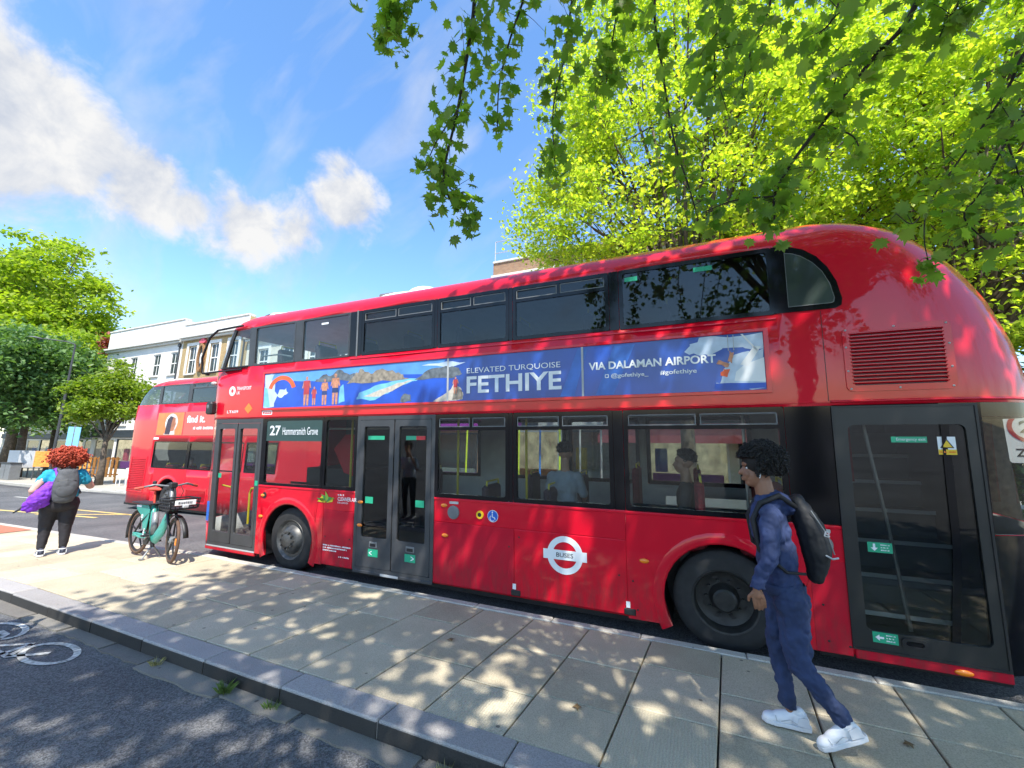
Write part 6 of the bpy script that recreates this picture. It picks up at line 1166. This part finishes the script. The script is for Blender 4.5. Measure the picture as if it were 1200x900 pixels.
mb.ell((-.15, .28, .84), (.07, .16, .09)); blob('bag', mb, 'tote_purple', TB, .010, 3, clouds=.036); MB().tube([(-.15, .15, 1.10), (-.15, .10, 1.25), (-.08, .13, 1.385), (.05, .15, 1.36), (.12, .2, 1.2), (.02, .25, 1.0), (-.1, .27, .95)], .024, 6).build('strap', 'tote_purple', TB, smooth=True); MB().tube([(-.12, .40, .82), (-.13, .45, .76), (-.12, .50, .72)], [.02, .016, .012], 6).build('umbrella_tip', 'black', TB)
# --- figures seen through or in the glass
def simple_person(label, loc, rz, shirt, hair, skin='skin_tan', legs=True, seated=False, phone=False, group='people in and around the buses'):
    r = empty('person', loc, rz=rz); tag(r, label, 'person', group); mb = MB(); b = -.42 if seated else 0
    head_prims(mb, (.02, 0, 1.60+b)); mb.cap((.0, 0, 1.38+b), (.01, 0, 1.52+b), .058, .052); mb.ell((0, 0, 1.2+b), (.10, .15, .22)); mb.ell((0, 0, .95+b), (.10, .14, .14))
    ra = ((.05, -.17, 1.32+b), (.16, -.27, 1.12+b), (.20, -.10, 1.48+b)) if phone else ((.0, -.17, 1.32+b), (.06, -.24, 1.06+b), (.28, -.2, 1.0+b)); la = ((.0, .17, 1.32+b), (.05, .24, 1.06+b), (.25, .15, 1.0+b))
    for a in (ra, la): mb.cap(a[0], a[1], .045, .036); mb.cap(a[1], a[2], .035, .024); hand_prims(mb, a[2], Vector(a[2])-Vector(a[1]), 1, .95)
    for q in (-1, 1):
        if seated: mb.cap((0, q*.09, .48), (.42, q*.1, .48), .07, .05); mb.cap((.42, q*.1, .48), (.42, q*.1, .08), .045, .035)
        else: mb.cap((0, q*.09, .88), (.02, q*.1, .47), .07, .05); mb.cap((.02, q*.1, .47), (0, q*.1, .06), .045, .035)
    blob('body', mb, skin, r, .012, 2); curls('hair', hair, r, (-.01, 0, 1.67+b), (.105, .088, .085), 420, .014, -.5, .3, 5)
    mb = MB(); mb.ell((0, 0, 1.21+b), (.125, .175, .2)); mb.ell((0, 0, 1.0+b), (.13, .168, .16)); mb.ell((0, 0, 1.34+b), (.085, .165, .06))
    for a in (ra, la): mb.cap(a[0], Vector(a[0]).lerp(Vector(a[1]), .85), .068, .062)
    blob('shirt', mb, shirt, r, .014, 3, clouds=.015); mb = MB(); mb.ell((0, 0, .90+b), (.122, .155, .12))
    for q in (-1, 1):
        if seated: mb.cap((0, q*.09, .48), (.42, q*.1, .48), .09, .068); mb.cap((.42, q*.1, .48), (.42, q*.1, .12), .062, .05)
        else: mb.cap((0, q*.09, .85), (.02, q*.1, .47), .092, .068); mb.cap((.02, q*.1, .47), (0, q*.1, .11), .064, .052)
    blob('trousers', mb, 'trouser_dark', r, .014, 3)
    for q in (-1, 1): shoe(r, ((.42 if seated else 0), q*.1, .085), ((.62 if seated else .2), q*.1, .015), m='trouser_dark')
    return r
simple_person('man in pale shirt, hand to his face, mirrored in the middle door glass', (-6.30, -3.35, 0), math.radians(75), 'shirt_pale', 'hair_grey', phone=True)
simple_person('passenger in grey-blue shirt seen from behind in the middle lower bus window', (-1.75, .50, .70), math.radians(95), 'shirt_grey', 'hair_black', seated=True)
simple_person('passenger in grey-green top seated at the lower window of the second bus', (-15.25, 3.55, .20), math.radians(0), 'shirt_grey', 'hair_grey', seated=True)
simple_person('seated passenger in dark clothes at the rearmost lower side window of the near bus', (-.30, .46, .62), math.pi, 'trouser_dark', 'hair_black', seated=True)
# ------------------------------------------------------------------ hire bike on the pavement
mat('bike_teal', (.05, .30, .25), .4, var=.08, coat=.3); mat('tyre_brown', (.10, .055, .035), .8, var=.25, scale=14); mat('bike_black', (.014, .014, .016), .5, var=.2); mat('saddle_red', (.55, .07, .04), .6, var=.2); mat('bike_grey', (.22, .23, .24), .45, .4, var=.15)
BK = empty('hire_bike', (-8.17, -.71, PG(-8.17)+.006), rz=math.radians(-4)); tag(BK, 'teal electric hire bike with front basket standing on the pavement', 'bicycle')
def bwheel(x, rz, r=.315):
    w = empty('wheel', (x, 0, r+.022)); w.parent = BK; w.rotation_euler.z = rz
    MB().lathe([(-.022, r-.012), (-.016, r+.012), (0, r+.022), (.016, r+.012), (.022, r-.012), (.015, r-.025), (-.015, r-.025)], 40, close=True).build('tyre', 'tyre_brown', w, smooth=True); MB().lathe([(-.014, r-.022), (.014, r-.022), (.012, r-.048), (-.012, r-.048)], 40, close=True).build('rim', 'bike_black', w, smooth='auto')
    MB().lathe([(-.05, 0), (-.05, .035), (-.03, .055), (.03, .055), (.05, .035), (.05, 0)], 18).build('hub', 'bike_grey', w, smooth='auto')
    for k in range(5):
        a = 2*math.pi*k/5+.3; MB().tube([(.04*math.cos(a), 0, .04*math.sin(a)), ((r-.04)*math.cos(a), 0, (r-.04)*math.sin(a))], [.016, .011], 6).build('spoke', 'bike_black', w)
    return w
rw = bwheel(-.55, 0); fw_ = bwheel(.55, math.radians(-12)); MB().box(.20, .25, -.02, .02, -.05, .05, .008).build('reflector', 'orange_lamp', fw_)
# frame: swept low beam, seat tube, head tube
mb = MB(); pts = [(.40, 0, .80), (.30, 0, .66), (.17, 0, .44), (.02, 0, .30), (-.12, 0, .30)]
mb2 = MB(); secs = []
for i, (p, (h_, w_)) in enumerate(zip(pts, ((.05, .03), (.075, .036), (.095, .042), (.085, .042), (.06, .035)))):
    d = (Vector(pts[min(i+1, 4)])-Vector(pts[max(i-1, 0)])).normalized(); u = Vector((d.z, 0, -d.x))
    secs += [Vector(p)+u*h_*math.cos(t)+Vector((0, 1, 0))*w_*math.sin(t) for t in [2*math.pi*k/14 for k in range(14)]]
mb2.add(secs, [(i*14+k, i*14+(k+1) % 14, (i+1)*14+(k+1) % 14, (i+1)*14+k) for i in range(4) for k in range(14)]+[tuple(range(13, -1, -1)), tuple(56+k for k in range(14))]); fr_ = mb2.build('frame', 'bike_teal', BK, smooth='auto')
MB().tube([(-.10, 0, .26), (-.16, 0, .62), (-.19, 0, .80)], [.045, .04, .034], 10).build('seat_tube', 'bike_teal', fr_, smooth=True); MB().tube([(-.05, .0, .36), (-.10, 0, .70)], [.05, .045], 10).build('battery', 'bike_grey', fr_, smooth=True)
for q in (-1, 1): MB().tube([(-.12, q*.05, .30), (-.35, q*.07, .30), (-.55, q*.065, .337)], .018, 6).build('chain_stay', 'bike_teal', fr_); MB().tube([(-.17, q*.05, .68), (-.38, q*.07, .52), (-.55, q*.065, .337)], .014, 6).build('seat_stay', 'bike_black', fr_)
sh_ = []; 
for q in (-1, 1): p_ = MB().prism([(-.20, .42), (-.16, .74), (-.22, .80), (-.52, .80), (-.62, .74), (-.55, .69), (-.42, .63), (-.34, .52), (-.31, .42)], q*.055-.008, q*.055+.008).build('rear_side_panel', 'bike_teal', BK, bevel=.006); sh_.append(p_)
scrawl(-.13, .08, 0, .045, 'print_white', sh_[0], 0, 5).matrix_local = Matrix.Translation((-.155, -.090, .44)) @ Matrix.Rotation(math.radians(-83), 4, 'Y'); MB().ring(circ(-.37, .62, .032, 16), circ(-.37, .62, .018, 16), -.066, -.064).build('logo', 'print_white', sh_[0]); MB().box(-.374, -.366, -.066, -.064, .54, .59).build('logo', 'print_white', sh_[0]); MB().box(-.60, -.44, -.066, -.064, .755, .785).build('logo', 'print_white', sh_[0])
MB().box(-.72, -.12, -.10, .10, .815, .835, .008).build('rear_rack', 'bike_black', BK); arc_ = [math.radians(a) for a in range(10, 171, 16)]
for x, a0 in ((-.55, 0), (.55, 0)):
    mb = MB(); mb.v = []
    for t in arc_:
        for q in (-.035, .035): mb.v.append((x+.375*math.cos(t+.5 if x < 0 else t), q, .337+.375*math.sin(t+.5 if x < 0 else t)))
    mb.f = [(2*i, 2*i+1, 2*i+3, 2*i+2) for i in range(len(arc_)-1)]; o = mb.build('mudguard', 'bike_black', BK, smooth=True); o.modifiers.new('t', 'SOLIDIFY').thickness = .006
MB().tube([(-.19, 0, .80), (-.225, 0, 1.02)], .016, 8).build('seat_post', 'saddle_red', BK); mb = MB(); mb.ell((-.26, 0, 1.055), (.12, .085, .032)); mb.ell((-.14, 0, 1.055), (.10, .035, .024)); blob('saddle', mb, 'saddle_red', BK, .012, 3)
MB().tube([(.375, 0, .72), (.33, 0, .92), (.30, 0, 1.10)], [.034, .03, .024], 10).build('head_tube', 'bike_grey', BK, smooth=True)
hb_ = MB().tube([(.18, -.36, 1.12), (.26, -.22, 1.16), (.30, 0, 1.12), (.26, .22, 1.16), (.18, .36, 1.12)], .015, 8).build('handlebar', 'bike_grey', BK, smooth=True)
for q in (-1, 1): MB().tube([(.20, q*.325, 1.128), (.15, q*.42, 1.105)], .020, 8).build('grip', 'saddle_red', hb_); MB().tube([(.25, q*.20, 1.15), (.30, q*.30, 1.13)], .008, 5).build('brake_lever', 'bike_black', hb_); MB().tube([(.27, q*.12, 1.15), (.44, q*.10, 1.05), (.40, q*.03, .80)], .005, 5).build('cable', 'bike_black', hb_)
MB().box(.26, .36, -.05, .05, 1.10, 1.19, .015).build('phone_mount', 'bike_black', hb_); MB().ell((.20, -.20, 1.19), (.03, .03, .03), 8, 6).build('bell', 'bike_black', hb_)
for q in (-1, 1): MB().tube([(.40, q*.055, .74), (.52, q*.06, .48), (.55, q*.055, .337)], [.022, .02, .016], 8).build('fork_leg', 'bike_black', BK, smooth=True)
MB().box(.36, .43, -.075, .075, .71, .77, .015).build('fork_crown', 'bike_black', BK)
bk_ = MB().box(.44, .74, -.19, .19, .80, .825, .006).build('basket', 'bike_black', BK)
for z in (.86, .91, .96): MB().tube([(.44, -.20, z), (.76, -.20, z), (.76, .20, z), (.44, .20, z), (.44, -.20, z)], .007 if z < .95 else .012, 5).build('basket_wire', 'bike_black', bk_)
for k in range(7):
    for q in (-1, 1): MB().tube([(.45+.05*k, q*.19, .82), (.45+.052*k, q*.20, .96)], .006, 5).build('basket_wire', 'bike_black', bk_)
    MB().tube([(.745, -.18+.06*k, .82), (.76, -.18+.06*k, .96)], .006, 5).build('basket_wire', 'bike_black', bk_)
pl = MB().box(.766, .774, -.14, .14, .87, .945, .003).build('name_plate', 'white', bk_); tm = scrawl(-.10, .10, 0, .04, 'bike_grey', pl, 0, 6); tm.matrix_local = Matrix.Translation((.777, 0, .888)) @ Matrix.Rotation(math.pi/2, 4, 'Z'); MB().box(.76, .80, -.04, .04, .83, .88, .01).build('headlamp', 'light_grey', BK)
ck = MB().lathe([(-.075, 0), (-.075, .085), (-.055, .09), (-.055, 0)], 24, c=(-.12, 0, .29)).build('chain_guard', 'bike_black', BK); MB().box(-.58, -.10, -.078, -.062, .29, .36, .01).build('chain_cover', 'bike_teal', ck)
for q, a in ((-1, .5), (1, .5+math.pi)):
    c_ = MB().tube([(-.12, q*.09, .29), (-.12+.16*math.cos(a), q*.10, .29+.16*math.sin(a))], .012, 6).build('crank', 'bike_grey', BK); px_, pz_ = -.12+.16*math.cos(a), .29+.16*math.sin(a); MB().box(px_-.045, px_+.045, min(q*.105, q*.19), max(q*.105, q*.19), pz_-.012, pz_+.012, .004).build('pedal', 'bike_black', c_)
ks = MB().tube([(-.06, 0, .26), (-.04, 0, .16)], .03, 8).build('kickstand', 'bike_black', BK)
for q in (-1, 1): MB().tube([(-.04, q*.02, .17), (-.02, q*.12, .012)], [.014, .012], 6).build('stand_leg', 'bike_grey', ks); MB().box(-.055, .015, q*.125-.03, q*.125+.03, 0, .014).build('stand_foot', 'bike_grey', ks)
